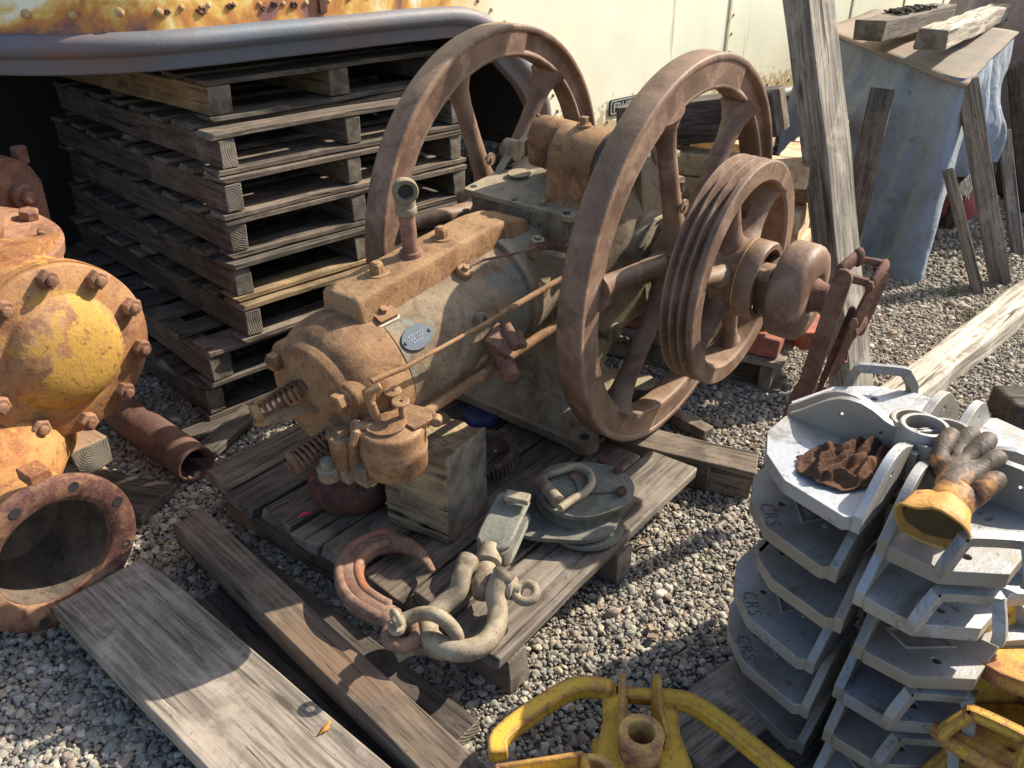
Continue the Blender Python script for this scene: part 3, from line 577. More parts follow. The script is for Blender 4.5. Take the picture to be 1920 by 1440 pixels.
# long push rods
q = MB(); q.tube([(.175, -1.03, .105), (.185, -.99, .105), (.19, -.95, .10)], .0062, n=10); q.tube([(.19, -.95, .10), (.197, -.70, .083), (.21, -.52, .084), (.225, -.40, .088), (.245, -.28, .10)], .0048, n=10); q.tube([(.20, -.64, .083), (.212, -.52, .0845), (.225, -.40, .088), (.245, -.28, .10)], .0075, n=10)
ep(q, 'throttle_rod', M_ENG)
q = MB(); q.tube([(.185, -.905, -.050), (.20, -.42, -.06), (.21, -.25, -.06)], .0125, n=16); ep(q, 'intake_pipe', M_ENG)
q = MB()
q.tube([(.165, -.64, .0), (.22, -.66, -.03)], .017, n=12); q.tube([(.18, -.60, .03), (.24, -.63, .0)], .015, n=12); q.box((.20, -.635, .01), (.07, .07, .012), Euler((.2, .5, .3)).to_matrix()); q.cyl((.215, -.65, -.035), (.255, -.675, -.055), .022, b=.003); q.cyl((.22, -.60, .02), (.25, -.62, .0), .012)
ep(q, 'rod_clamp', M_LEVER, bevel=.002)
# carburettor ------------------------------------------------------------------
cx_, cy_, cz_ = .200, -1.018, -.116
q = MB(); prof = [(0, 0), (0, .058), (.004, .066), (.012, .0705), (.052, .0715), (.054, .0735), (.060, .0735), (.062, .072), (.104, .072), (.112, .069), (.116, .062), (.116, 0)]
q.lathe(prof, (cx_, cy_, cz_), (0, 0, 1), 56)
M_CARB = rust('carb_rust', (.25, .125, .055), (.12, .06, .035), (.32, .20, .115), sc=8, bstr=.4, rough=.55, metal=.15, edge=((.36, .22, .13), .5), dust=((.33, .22, .12), .5))
carb = ep(q, 'carburettor_bowl', M_CARB, sharp=40)
q = MB(); q.prism([(cx_ + .038 * math.cos(t) * (1.12 if abs(t - 3.9) < .5 else 1), cy_ - .008 + .042 * math.sin(t) * (1.1 if abs(t - 3.9) < .5 else 1)) for t in [2 * math.pi * i / 40 for i in range(40)]], cz_ + .116, cz_ + .123); ep(q, 'bowl_lid', M_CARB, carb, bevel=.002)
q = MB(); q.prism([(cx_ - .045, cy_ + .02), (cx_ + .06, cy_ + .01), (cx_ + .066, cy_ + .075), (cx_ + .045, cy_ + .088), (cx_ - .05, cy_ + .06)], cz_ + .108, cz_ + .121); q.cyl((cx_ + .06, cy_ + .078, cz_ + .112), (cx_ + .072, cy_ + .062, cz_ + .108), .013); ep(q, 'bowl_bracket', M_CARB, carb, bevel=.003)
for (x, y0) in ((.172, -.975), (.212, -.992)):
    q = MB(); q.tube([(x, y0, cz_ + .10), (x, y0, cz_ + .162)], .006, n=10); [q.cyl((x, y0, cz_ + .122 + i * .006), (x, y0, cz_ + .125 + i * .006), .0078, n=12) for i in range(5)]
    q.lathe([(0, .001), (0, .017), (.002, .019), (.005, .019), (.006, .017), (.004, .004)], (x, y0, cz_ + .160), (0.06, -.03, 1), 14); ep(q, 'adjusting_screw', M_CARB, carb, sharp=40)
q = MB(); q.box((.172, -1.04, .075), (.02, .02, .03)); q.cyl((.172, -1.04, .06), (.176, -1.03, .0), .010); q.cyl((.172, -1.05, .084), (.19, -1.02, .095), .008); ep(q, 'rod_end', M_CARB, carb, bevel=.003)
q = MB(); q.cyl((.115, -1.07, -.135), (.115, -1.07, -.030), .041, b=.006, n=36); q.lathe([(0, 0), (0, .044), (.006, .044), (.009, .038), (.010, 0)], (.115, -1.07, -.030), (0, 0, 1), 36); q.prism([(.05, -1.05), (.07, -1.08), (.13, -1.10), (.145, -1.05), (.10, -1.02), (.05, -1.02)], -.024, -.012)
ep(q, 'valve_chamber', M_CARB, carb, bevel=.002)
q = MB(); q.tube([(.125, -1.05, -.02), (.145, -1.065, .004), (.165, -1.085, .0), (.168, -1.10, -.02)], [.012, .012, .011, .009], n=8); q.cyl((.15, -1.07, .0), (.185, -1.04, .0), .014); q.cyl((.19, -1.045, -.005), (.205, -1.06, -.008), .011); q.tube([(.128, -1.045, .0), (.127, -1.047, .055), (.118, -1.045, .056)], .003, n=6); q.tube([(.145, -1.10, -.02), (.143, -1.11, -.10)], .005, n=6)
ep(q, 'choke_lever', M_CARB, carb, bevel=.001)
q = MB(); q.cyl((.09, -1.115, -.135), (.09, -1.115, -.105), .026, b=.003); q.hexh((.09, -1.115, -.105), (0, 0, 1), .018, .018); q.box((.11, -1.08, -.12), (.07, .06, .03)); q.box((.15, -1.07, -.11), (.07, .05, .05)); q.cyl((.09, -1.115, -.087), (.09, -1.115, -.085), .007)
ep(q, 'mounting_flange', M_CASE, carb, bevel=.003)
q = MB(); q.tube([(.15, -1.0, -.1), (.11, -.98, -.06), (.09, -.96, -.04)], .035, n=16); ep(q, 'intake_elbow', M_ENG, carb, sharp=60)
q = MB(); q.cyl((.145, -1.05, -.16), (.145, -1.05, -.128), .009); q.cyl((.145, -1.05, -.172), (.145, -1.05, -.16), .013, n=6); ep(q, 'drain_cock', plain('old_brass', (.35, .33, .14), .6, .2, 40), carb)
# ------------------------------------------------------------------ text as mesh
def text_obj(name, txt, size, mat, parent, M, ext=.001, space=1.0, sx=1.0, bold=0.0):
    cu = bpy.data.curves.new('t', 'FONT'); cu.body = txt; cu.size = size; cu.extrude = ext; cu.align_x = 'CENTER'; cu.align_y = 'CENTER'; cu.space_character = space; cu.offset = bold
    t = bpy.data.objects.new('t', cu); COL.objects.link(t); dg = bpy.context.evaluated_depsgraph_get(); me = bpy.data.meshes.new_from_object(t.evaluated_get(dg)); bpy.data.objects.remove(t)
    me.materials.clear(); me.materials.append(mat); me.transform(Matrix.Diagonal((sx, 1, 1, 1)))
    o = bpy.data.objects.new(name, me); COL.objects.link(o); o.parent = parent; o.matrix_local = M; return o
# ------------------------------------------------------------------ trailer
TA = Vector((-1.019, 2.570, 0)); TM = frame(TA, azv(45), (0, 0, 1))
tr = empty('cargo_trailer', TM, 'cream box trailer with rust stains along its blue grey bumper rail', 'trailer')
def cream_mat():
    m, n = newmat('cream_panel'); b = NB(n); v = b.coords(rand=False)
    tc = b.nd('ShaderNodeTexCoord'); sp = b.nd('ShaderNodeSeparateXYZ'); b.ln(tc.outputs['Object'], sp.inputs[0])
    a = b.noise(v, 5.5, 6, .62, .6); st = b.noise(b.coords((1.6, 1.6, 1.2), rand=False), 1.6, 5, .65, .5); f = b.noise(v, 26, 5, .7); bl = b.noise(v, 2.2, 3, .5)
    c = b.mix(b.ramp(st, [(.42, 0.0), (.7, .5)]), (.86, .84, .64), (.74, .70, .46)); c = b.mix(b.ramp(bl, [(.5, 0.0), (.75, .5)]), c, (.62, .64, .55))
    zz = b.math('MULTIPLY', b.math('SUBTRACT', 1.36, sp.outputs['Z']), 4.6)              # rust creeping up from the rail at the nose
    lft = b.nd('ShaderNodeMapRange'); b.ln(sp.outputs['X'], lft.inputs[0]); lft.inputs[1].default_value = .9; lft.inputs[2].default_value = 1.35; lft.inputs[3].default_value = 1; lft.inputs[4].default_value = 0
    t = b.math('MULTIPLY', b.math('ADD', zz, b.math('MULTIPLY', b.math('SUBTRACT', a, .47), 3.6)), lft.outputs[0])
    c = b.mix(b.ramp(t, [(.0, 0.0), (.35, 1.0)]), c, (.72, .47, .12)); c = b.mix(b.ramp(t, [(.34, 0.0), (.66, 1.0)]), c, (.50, .21, .05)); c = b.mix(b.ramp(t, [(.72, 0.0), (1.0, 1.0)]), c, (.22, .10, .085))
    # thin rust runs lower down
    run = b.noise(b.coords((9, 9, .35), rand=False), 2.0, 3, .6); c = b.mix(b.math('MULTIPLY', b.ramp(run, [(.66, 0.0), (.72, 1.0)]), .6), c, (.42, .24, .08))
    low = b.math('SUBTRACT', .80, sp.outputs['Z']); t2 = b.math('MULTIPLY', b.math('ADD', low, b.math('MULTIPLY', b.math('SUBTRACT', f, .62), .55)), 16)
    c = b.mix(b.ramp(t2, [(.0, 0.0), (.6, .8)]), c, (.45, .3, .12))
    b.finish(c, .55, 0, a, .2, .006, .4, f, .12, .002); return m
M_CREAM = cream_mat()
M_RAIL = plain('rail_blue_grey', (.125, .15, .175), .58, 0, 9, .4, dirt=(.20, .11, .08), damt=.75, bstr=.5, spec=.4)
def trp(name, mb, mat, parent=None, **k): return mb.build(name, mat, parent or tr, **k)
q = MB(); out = [(.12, 1.20), (1.0, 1.19), (1.18, 1.18), (1.31, 1.13), (1.43, 1.03), (1.53, .94), (1.60, .83), (1.63, .74), (1.66, .68), (1.72, .63), (1.8, .61), (9.5, .61), (9.5, 3.3), (.12, 3.3)]
q.M = Matrix(((1, 0, 0, 0), (0, 0, 1, 0), (0, 1, 0, 0), (0, 0, 0, 1))); q.prism(out, .0, .03); trp('side_panel', q, M_CREAM)
RN = .55
def nose(t, off=0.0):                    # t 0..1 turns from the side plane into the front
    a = t * math.pi / 2; return Vector((.12 - (RN + off) * math.sin(a), RN - (RN + off) * math.cos(a), 0))
q = MB(); vs = []; NN = 24
for i in range(NN + 1):
    p = nose(i / NN); vs += [(p.x, p.y, 1.20), (p.x, p.y, 3.3)]
p = nose(1); vs += [(p.x, 2.4, 1.2), (p.x, 2.4, 3.3)]
q.add(vs, [[2 * i, 2 * i + 1, 2 * i + 3, 2 * i + 2] for i in range(NN + 1)]); trp('nose_panel', q, M_CREAM)
q = MB(); M_UND = plain('underbody_and_added_skirts', (.04, .038, .036), .9, 0, 8)
q.box((.65, 1.35, 1.215), (2.1, 2.1, .03)); q.box((1.72, 1.22, .93), (.03, 2.34, .62)); q.box((5.6, 1.2, .60), (7.8, 2.3, .04)); q.box((4.5, 1.2, 3.28), (9.9, 2.3, .04)); q.box((4.6, 2.42, 1.8), (10, .03, 2.9)); q.box((.4, 1.75, .62), (3.2, .03, 1.2)); q.box((-.95, 1.2, .62), (.03, 1.1, 1.2))  # final pair of boxes: added skirts that block light under the nose
trp('underbody_and_added_skirts', q, M_UND)
# bumper rail: profile swept along the bottom edge
def sweep(mb, pts, outs, prof):
    n = len(prof); vs = []; fs = []; m = len(pts)
    for i in range(m):
        t = (pts[min(i + 1, m - 1)] - pts[max(i - 1, 0)]).normalized(); N_ = outs[i]; B = t.cross(N_).normalized()
        if B.z < -.01 or (abs(B.z) <= .01 and B.x < 0): B = -B
        for b_, n_ in prof: vs.append(pts[i] + B * b_ + N_ * n_)
    for i in range(m - 1):
        for k in range(n - 1): fs.append([i * n + k, i * n + k + 1, (i + 1) * n + k + 1, (i + 1) * n + k])
    return mb.add(vs, fs)
ctr = [(.12, 1.170), (.6, 1.171), (1.0, 1.172), (1.18, 1.163), (1.30, 1.12), (1.42, 1.02), (1.52, .93), (1.59, .83), (1.615, .745), (1.635, .68), (1.69, .61), (1.8, .585), (2.4, .58), (9.4, .58)]
sp_ = spline([(s, 0, z) for s, z in ctr], 8); pts = [Vector((nose(1).x, 1.6, 1.17))] + [nose(1 - i / 16) + Vector((0, 0, 1.17)) for i in range(16)] + sp_
outs = []
for i, p in enumerate(pts):
    if i == 0: outs.append(Vector((-1, 0, 0)))
    elif i <= 16: a = (1 - (i - 1) / 16) * math.pi / 2; outs.append(Vector((-math.sin(a), -math.cos(a), 0)))
    else: outs.append(Vector((0, -1, 0)))
q = MB(); sweep(q, pts, outs, [(.054, -.01), (.055, .006), (.050, .018), (.042, .029), (.030, .035), (.014, .036), (.002, .031), (-.006, .022), (-.011, .013), (-.015, .011), (-.048, .012), (-.053, .009), (-.055, .002), (-.055, -.03)])
trp('bumper_rail', q, M_RAIL, sharp=60, jit=.0012)
# rivets, seams, strap
rm = MB(); rm.lathe([(0, .008), (.003, .0075), (.0055, .004), (.006, 0)], (0, 0, 0), (0, -1, 0), 14); M_RIV = rust('rivet_rust', (.42, .28, .12), (.2, .1, .05), (.6, .45, .25))
rv0 = None
spots = [(s, 1.275 + .006 * math.sin(s * 9)) for s in [.10 + .083 * i for i in range(13)]] + [(1.19, 1.262), (1.26, 1.235), (1.33, 1.20), (1.40, 1.15), (1.47, 1.09), (1.54, 1.03), (1.60, .97), (1.66, .91), (1.69, .84), (1.72, .77), (1.74, .71)] + [(1.95 + .12 * i, .675) for i in range(16)] + [(3.06, .8 + .09 * i) for i in range(5)] + [(.14, 1.40), (.2, 1.33), (.42, 1.36)]
for s_, z_ in spots:
    if rv0 is None: rv0 = rm.build('rivet', M_RIV, tr); o = rv0
    else: o = rv0.copy(); COL.objects.link(o)
    o.location = (s_, 0, z_)
for t, z_ in ((.1, 1.27), (.22, 1.275), (.3, 1.34), (.36, 1.27), (.5, 1.275), (.62, 1.33), (.66, 1.27), (.8, 1.28)):
    o = rv0.copy(); COL.objects.link(o); o.location = nose(t) + Vector((0, 0, z_)); o.scale = (1.6, 1.6, 1.6)
    a = t * math.pi / 2; o.rotation_euler = (0, 0, -a)
rd_ = random.Random(9)                    # flaking rust scabs at the bottom of the nose
for (s_, z_, R_) in ((.42, 1.315, .028), (.45, 1.36, .02), (.40, 1.27, .015), (.47, 1.265, .018), (.25, 1.275, .016), (.16, 1.268, .02), (.06, 1.27, .014), (.74, 1.30, .010), (.36, 1.262, .012)):
    q = MB(); vs = [(0, -.004, 0)]; k = 16
    for i in range(k):
        a = 2 * math.pi * i / k; r = R_ * rd_.uniform(.6, 1.15); vs.append((r * math.cos(a), .0008, r * math.sin(a) * .7))
    for i in range(k): vs.append((vs[1 + i][0] * .6, -.005 - .004 * rd_.random(), vs[1 + i][2] * .6))
    fs = [[1 + i, 1 + (i + 1) % k, 1 + k + (i + 1) % k, 1 + k + i] for i in range(k)] + [[0, 1 + k + (i + 1) % k, 1 + k + i] for i in range(k)]
    q.add(vs, fs); o = trp('rust_scab', q, M_DARKR); o.location = (s_, 0, z_) if s_ > .13 else nose(max(0, (.12 - s_) / .8)) + Vector((0, 0, z_))
q = MB(); q.box((.57, -.006, 1.31), (.028, .012, .15)); trp('strap', q, M_DARKR, bevel=.002, jit=.004)
for s_, tilt in ((3.02, 0), (4.42, 0), (5.2, 0), (5.9, 0)):
    q = MB(); q.box((s_, -.003, 2.0), (.018, .006, 2.6)); trp('panel_seam', q, rust('seam', (.55, .45, .25), (.3, .18, .08), (.66, .6, .42)) if s_ == 3.02 else bpy.data.materials['seam'])
q = MB(); q.M = Matrix(((1, 0, 0, 2.24), (0, 0, -1, 0), (0, 1, 0, .735), (0, 0, 0, 1))); q.prism(rrect(-.165, -.036, .165, .036, .012), .0, .006); npl = trp('maker_plate', q, plain('plate_black', (.03, .03, .03), .5, .2, 20), bevel=.002)
q = MB(); q.M = Matrix(((1, 0, 0, 2.24), (0, 0, -1, 0), (0, 1, 0, .735), (0, 0, 0, 1))); q.prism(rrect(-.160, -.031, .160, .031, .010), .006, .0085, [rrect(-.153, -.025, .153, .025, .008)]); M_SIL = plain('worn_silver', (.42, .42, .38), .5, .4, 40); trp('plate_rim', q, M_SIL, npl)
text_obj('lettering', 'FRUEHAUF', .052, M_SIL, npl, Matrix(((1, 0, 0, 2.24), (0, 0, -1, -.0075), (0, 1, 0, .733), (0, 0, 0, 1))), .0015, 1.05, 1.08, .0015)
# ------------------------------------------------------------------ planks
def endg(o, m=None):
    o.data.materials.append(m or M_END)
    for f in o.data.polygons:
        if abs(f.normal.x) > .8: f.material_index = 1
def board(name, L, W, T, mat, parent=None, seed=0, jit=.002, bev=.004, rag=.004, sub=10, c0=(0, 0, 0), warp=0.0):
    rd = random.Random(seed); q = MB(); q.box((0, 0, 0), (L, W, T), sub=sub); n = len(q.v)
    for i, p in enumerate(q.v):
        t = p.x / L
        if abs(t) > .499: p.x += rd.uniform(-rag, rag)
        p.z += warp * math.cos(t * math.pi) + noise.noise(Vector((p.x * 3, seed * 3.3, 0))) * jit * 1.5
        p.y += noise.noise(Vector((p.x * 3.5, seed * 7.1, (1 if p.y > 0 else -1) * 5))) * jit * 1.6; p.z += noise.noise(Vector((p.x * 6, p.y * 9, seed))) * jit
    o = q.build(name, mat, parent, bevel=bev, seg=2, sharp=50); endg(o); o.location = c0; return o
def plank(name, a, b, W, T, mat, label, cat, group=None, seed=0, side=1, up=(0, 0, 1), **k):
    """a-b: one top edge; the board spreads W to the right (side 1) or left (-1) of a->b, thickness downwards"""
    a, b = Vector(a), Vector(b); x = (b - a).normalized(); up = Vector(up); y = up.cross(x).normalized(); z = x.cross(y); L = (b - a).length
    c = (a + b) / 2 - y * W / 2 * side - z * T / 2; o = board(name, L, W, T, mat, seed=seed, **k)
    m = Matrix((x, y, z)).transposed().to_4x4(); m.translation = c; o.matrix_world = m; return tag(o, label, cat, group)
# ------------------------------------------------------------------ the stack of pallets
cornr = [((-.94, 2.715), 2.5), ((-.890, 2.575), -.5), ((-.885, 2.545), .6), ((-.890, 2.545), -.6), ((-.880, 2.50), 0), ((-.862, 2.475), .8), ((-.975, 2.405), -1.0), ((-1.01, 2.415), 1.2)]
ORD = ['topmost pallet of the tall stack, tight under the trailer rail', 'second pallet from the top of the tall stack', 'third pallet from the top of the tall stack', 'fourth pallet from the top, with a pale nicked stringer end', 'fifth pallet from the top of the tall stack, at mid height', 'sixth pallet from the top, with a fresh yellow deck board', 'seventh pallet down, jutting out towards the yellow pump', 'lowest pallet of the tall stack, on the ground beam']
PH = .13
for k, ((cx0, cy0), rot) in enumerate(cornr):
    z0 = .03 + (7 - k) * PH; m = Matrix.Translation((cx0, cy0, z0)) @ Matrix.Rotation(math.radians(45 + rot), 4, 'Z')   # local x: az 45, local y: az -45
    p = empty('pallet', m, ORD[k], 'pallet', 'wooden pallets stacked under the trailer nose'); rd = random.Random(100 + k)
    mats = [M_PAL, M_PALY if k in (5,) else M_PAL, M_DECK]
    for i, x in enumerate((.0, .46, .93)):
        o = board('stringer', 1.36, .058 if k not in (0, 6) else .078, .088, M_PALY if (k == 0 and i < 2) else (M_DECK if k in (1, 2) else M_PAL), p, seed=k * 9 + i, rag=.006, sub=8); o.location = (x + (.033 if k not in (0, 6) else .04), .68, .018 + .046); o.rotation_euler = (0, 0, math.pi / 2)
    n = 8
    for i in range(n):
        yb = .045 + i * (1.27 / (n - 1)) + rd.uniform(-.012, .012); wd = rd.choice([.09, .10, .125, .13])
        o = board('deck_board', 1.0 + rd.uniform(-.015, .02), wd, .017, M_PALY if (k == 5 and i == 0) else rd.choice([M_PAL, M_PAL, M_DECK]), p, seed=k * 31 + i, rag=.012, bev=.002, sub=8); o.location = (.5, yb if i else wd / 2 - .004, .110 + .0085)
    for i, yb in enumerate((.05, .68, 1.31)):
        o = board('bottom_board', 1.0 + rd.uniform(-.01, .02), .095, .016, rd.choice([M_PAL, M_DECK]) if k != 4 else M_PALY, p, seed=k * 57 + i, rag=.012, bev=.002, sub=8); o.location = (.5, yb - (.006 if i == 0 else 0), .009)
# timbers under the stack and scraps beside it
plank('support_timber', (-1.10, 2.36, .030), (-.30, 3.16, .030), .10, .05, M_DKW, 'dark timber lying under the front of the pallet stack', 'timber', seed=5)
plank('board_offcut', P(385, 862, .05), P(488, 768, .05), .075, .028, M_PAL, 'short pale board offcut on gravel beside the pallet stack', 'board', seed=8, side=-1, rag=.02)
# ------------------------------------------------------------------ pallet under the engine
QP = Vector((-.028, 1.28, 0)); PMx = frame(QP, azv(38), (0, 0, 1))    # x: along the deck boards, y: towards the left
ep_ = empty('engine_pallet', PMx, 'low brown plank pallet carrying the engine and lifting hooks', 'pallet')
yy = 0.0; seeds = 60
for i, (wd, x0, x1, mt, dz) in enumerate(((.155, -.005, .90, M_GREYW, 0), (.125, .03, .86, M_DECK, .003), (.14, .0, .98, M_DECK, -.002), (.13, .01, 1.05, M_DECK, .002), (.10, .0, 1.1, M_DECK, -.002), (.12, .015, 1.1, M_DECK, .001), (.12, 0, 1.1, M_DKW, 0), (.13, .02, 1.1, M_DECK, 0))):
    o = board('deck_board', x1 - x0, wd, .03, mt, ep_, seed=seeds + i, rag=.012, sub=14, bev=.005, jit=.004); o.location = ((x0 + x1) / 2, yy + wd / 2, .115 + dz); yy += wd + (.012 if i else .004)
for i, x in enumerate((.06, .50, 1.0)):
    o = board('stringer', 1.02, .07, .095, M_DKW if i else M_DECK, ep_, seed=80 + i, rag=.01); o.location = (x, .50, .0505); o.rotation_euler = (0, 0, math.pi / 2)
# skid timbers the engine stands on
plank('skid_timber', P(1150, 793, .20), P(880, 705, .20), .10, .065, M_DKW, 'dark skid timber across the pallet under the engine base', 'timber', seed=11, side=1)
plank('crossing_beam', P(1120, 778, .125), P(1425, 850, .105), .115, .10, M_DECK, 'square brown beam running out from under the near flywheel', 'beam', seed=12, side=1, rag=.006)
plank('loose_lath', P(1150, 705, .05), P(1340, 800, .05), .05, .035, M_DECK, 'thin lath on gravel behind the near flywheel', 'lath', seed=13)
plank('prop_board', P(1225, 830, .1), P(1290, 880, .09), .06, .03, M_DECK, 'short board end beside the crossing beam under the flywheel', 'board', seed=19) if False else None
# foreground boards
def ext(a, b, k): return a + (b - a) * k
a, b = P(268, 1042, .10), P(740, 1440, .10)
plank('wide_plank', a, ext(a, b, 1.35), .232, .042, M_GREYW, 'wide weathered grey plank lying half in sun at lower left', 'plank', seed=14, side=1, sub=24, rag=.005, bev=.005)
a, b = P(385, 955, .12), P(915, 1440, .12)
plank('narrow_plank', a, ext(a, b, 1.35), .092, .06, M_BRNW, 'narrow brown timber with nail stains between wide plank and hook', 'timber', seed=15, side=1, sub=24)
a, b = P(440, 1000, .045), P(900, 1350, .045)
plank('dark_batten', a, ext(a, b, 1.0), .075, .035, M_DKW, 'dark batten on the ground against the engine pallet', 'batten', seed=16, side=1)
a, b = P(455, 1080, .03), P(850, 1440, .03)
plank('sunken_board', a, ext(a, b, 1.3), .20, .025, M_DKW, 'wide dark board sunk in gravel below the narrow timber', 'board', seed=17, side=1)
# rotten timber block under the carburettor
blk = empty('timber_block', frame(P(845, 1025, .134), azv(-60), (0, 0, 1)), 'big rotten square timber block with cracked end grain under the carburettor', 'timber block')
q = MB(); q.box((.10, -.088, .132), (.20, .176, .262), sub=12)
for p in q.v:
    k = noise.noise(p * 14); p += noise.noise_vector(p * 13) * .007
    if p.z > .2 and p.x < .12: p.z -= .025 * abs(noise.noise(p * 20))
o = q.build('block_body', M_BLOCK, blk, bevel=.006, sharp=40); endg(o, endgrain('block_end_grain', (.235, .205, .16), (.15, .13, .10)))
# ------------------------------------------------------------------ yellow pump at the left
PCZ = .56
M_YEL = rust('pump_yellow_rust', (.30, .135, .05), (.16, .065, .036), (.40, .21, .075), paint=(.45, .26, .055), pamt=.10, sc=5, psc=4.2, bstr=.45, rough=.7, fleck=.4)
M_COV = rust('pump_cover_rust', (.30, .14, .06), (.16, .07, .04), (.38, .21, .10), paint=(.46, .265, .055), pamt=.40, sc=5, psc=4.2, bstr=.45, rough=.68, fleck=.4, pmask=(0, PCZ, .16))
M_PNK = rust('pump_brown_rust', (.235, .115, .065), (.13, .06, .038), (.33, .185, .105), sc=9, bstr=.5)
M_ORG = rust('pump_orange_rust', (.36, .15, .05), (.18, .065, .035), (.46, .25, .09), paint=(.45, .27, .07), pamt=.1, sc=8, bstr=.55)
M_FLG = rust('flange_dark_rust', (.125, .052, .04), (.07, .028, .026), (.27, .15, .085), sc=9, bstr=.6)
PC = P(122, 660, .56); NA = azv(126, 0.0).normalized(); UPV = Vector((0, 0, 1)); PU = UPV.cross(NA).normalized()   # NA: out of the cover
PB = Vector((PC.x - NA.x * .2, PC.y - NA.y * .2, 0)); PM_ = frame(PB, NA, UPV)          # local x: out of the cover, z up
PI = PM_.inverted(); pump = empty('rusty_pump', PM_, 'big yellow and orange rusty pump with bolted round cover and open pipe flange', 'pump')
def pp_(mb, name, mat, parent=None, **k): return mb.build(name, mat, parent or pump, **k)
cz = PC.z; cx0 = .2                       # cover plane at local x = .2, centre height cz
RC = .222
q = MB(); q.lathe([(-.36, .10), (-.36, .20), (-.30, .215), (-.10, .222), (.04, .206), (.09, .198), (.14, .205), (.155, .224), (.160, .226), (.182, .226), (.182, .0)], (0, 0, cz), (1, 0, 0), 80)
q.tube([(-.14, 0, cz + .05), (-.15, 0, cz + .12), (-.165, 0, cz + .19)], [.21, .20, .21], n=40); pp_(q, 'pump_body', M_YEL, sharp=60, jit=.003)
q = MB(); q.lathe([(.183, 0), (.183, RC - .002), (.186, RC), (.203, RC), (.206, RC - .003), (.207, .152), (.209, .147), (.214, .144), (.226, .137), (.243, .118), (.257, .09), (.264, .055), (.267, 0)], (0, 0, cz), (1, 0, 0), 96); cov = pp_(q, 'round_cover', M_COV, sharp=50, jit=.0015)
for k in range(10):
    a = math.radians(18 + 36 * k); p = Vector((.206, math.cos(a) * .196, cz + math.sin(a) * .196)); q = MB()
    q.M = Matrix.Translation(p) @ Matrix.Rotation(a * 1.7, 4, 'X'); q.hexh((0, 0, 0), (1, 0, 0), .0255, .024); q.cyl((.024, 0, 0), (.036, 0, 0), .0125, b=.003); pp_(q, 'cover_nut', M_PNK, cov, bevel=.0015)
# upper flange and inlet
q = MB(); q.lathe([(.0, .0), (.0, .215), (.004, .22), (.032, .22), (.036, .215), (.036, 0)], (-.17, .0, cz + .185), (.18, .04, 1), 64); tf = pp_(q, 'top_flange', M_PNK, sharp=45, jit=.003)
q = MB(); q.lathe([(0, .125), (.06, .13), (.12, .12), (.17, .09), (.20, .04), (.205, 0)], (-.21, -.03, cz + .21), (.18, .04, 1), 48); pp_(q, 'top_dome', M_PNK, tf, sharp=60, jit=.004)
for k in range(8):
    a = math.radians(12 + 45 * k); nx = Vector((.18, .04, 1)).normalized(); u, v = perp(nx); p = Vector((-.17, 0, cz + .185)) + nx * .036 + (u * math.cos(a) + v * math.sin(a)) * .182
    q = MB(); q.hexh(p, nx, .027, .026); pp_(q, 'flange_bolt', M_PNK, tf, bevel=.002)
# gland bracket behind
GB = PI @ P(88, 440, .66); q = MB(); g0 = Vector((-.42, .23, cz + .12))
q.box(g0 + Vector((0, 0, .0)), (.10, .16, .30)); q.cyl(g0 + Vector((-.05, 0, .15)), g0 + Vector((.05, 0, .15)), .08); q.cyl(g0 + Vector((.05, .02, .12)), g0 + Vector((.08, .02, .12)), .035); q.hexh(g0 + Vector((.08, .02, .12)), (1, 0, 0), .02, .03)
q.cyl(g0 + Vector((0, -.05, .17)), g0 + Vector((0, -.05, .26)), .018); q.cyl(g0 + Vector((.02, .06, .2)), g0 + Vector((.02, .06, .25)), .022); q.box(g0 + Vector((.05, .0, -.02)), (.04, .15, .05)); pp_(q, 'gland_bracket', M_LEVER, bevel=.008, jit=.004)
# lower neck flange, elbow and big open flange
FC = PI @ P(108, 1040, .225); FN = Vector((1, .0, -.05)).normalized()
q = MB(); q.tube([(-.14, -.02, cz - .14), (-.135, -.02, cz - .26), (-.13, -.02, cz - .30)], [.15, .115, .115], n=36); pp_(q, 'lower_neck', M_YEL, sharp=60, jit=.003)
nfc = Vector((-.10, -.02, cz - .255)); nfn = Vector((.35, 0, 1)).normalized()
q = MB(); q.lathe([(0, 0), (0, .145), (.004, .15), (.026, .15), (.03, .145), (.03, 0)], nfc, nfn, 56); nf = pp_(q, 'neck_flange', M_ORG, sharp=45)
for k in range(8):
    a = math.radians(45 * k + 8); u, v = perp(nfn); q = MB(); q.hexh(nfc + nfn * .03 + (u * math.cos(a) + v * math.sin(a)) * .128, nfn, .021, .022); pp_(q, 'flange_bolt', M_ORG, nf, bevel=.002)
el = spline([nfc + Vector((-.0, 0, -.0)), nfc + Vector((-.02, 0, -.08)), Vector((FC.x - .36, FC.y * .6, FC.z + .10)), Vector((FC.x - .29, FC.y, FC.z + .03)), Vector((FC.x - .22, FC.y, FC.z))], 6)
q = MB(); q.tube(el, [.125 + .015 * (i / (len(el) - 1)) for i in range(len(el))], n=40); pp_(q, 'discharge_elbow', M_ORG, sharp=60, jit=.002)
q = MB(); q.lathe([(-.05, .133), (-.05, .165), (-.025, .190), (-.02, .194), (.0, .194), (.004, .190), (.0045, .150), (.001, .142), (.0, .138), (-.003, .134), (-.02, .133)], FC, FN, 96, closed=True); of = pp_(q, 'open_flange', M_FLG, sharp=45, jit=.0025)
q = MB(); q.lathe([(-.20, .0), (-.20, .11), (-.1, .130), (-.02, .132), (-.02, .134), (-.1, .137), (-.22, .12), (-.22, 0)], FC, FN, 64); q2_ = MB(); q2_.lathe([(-.23, .10), (-.22, .140), (-.1, .145), (-.02, .160)], FC, FN, 64); pp_(q2_, 'pipe_sleeve', M_ORG, sharp=60)
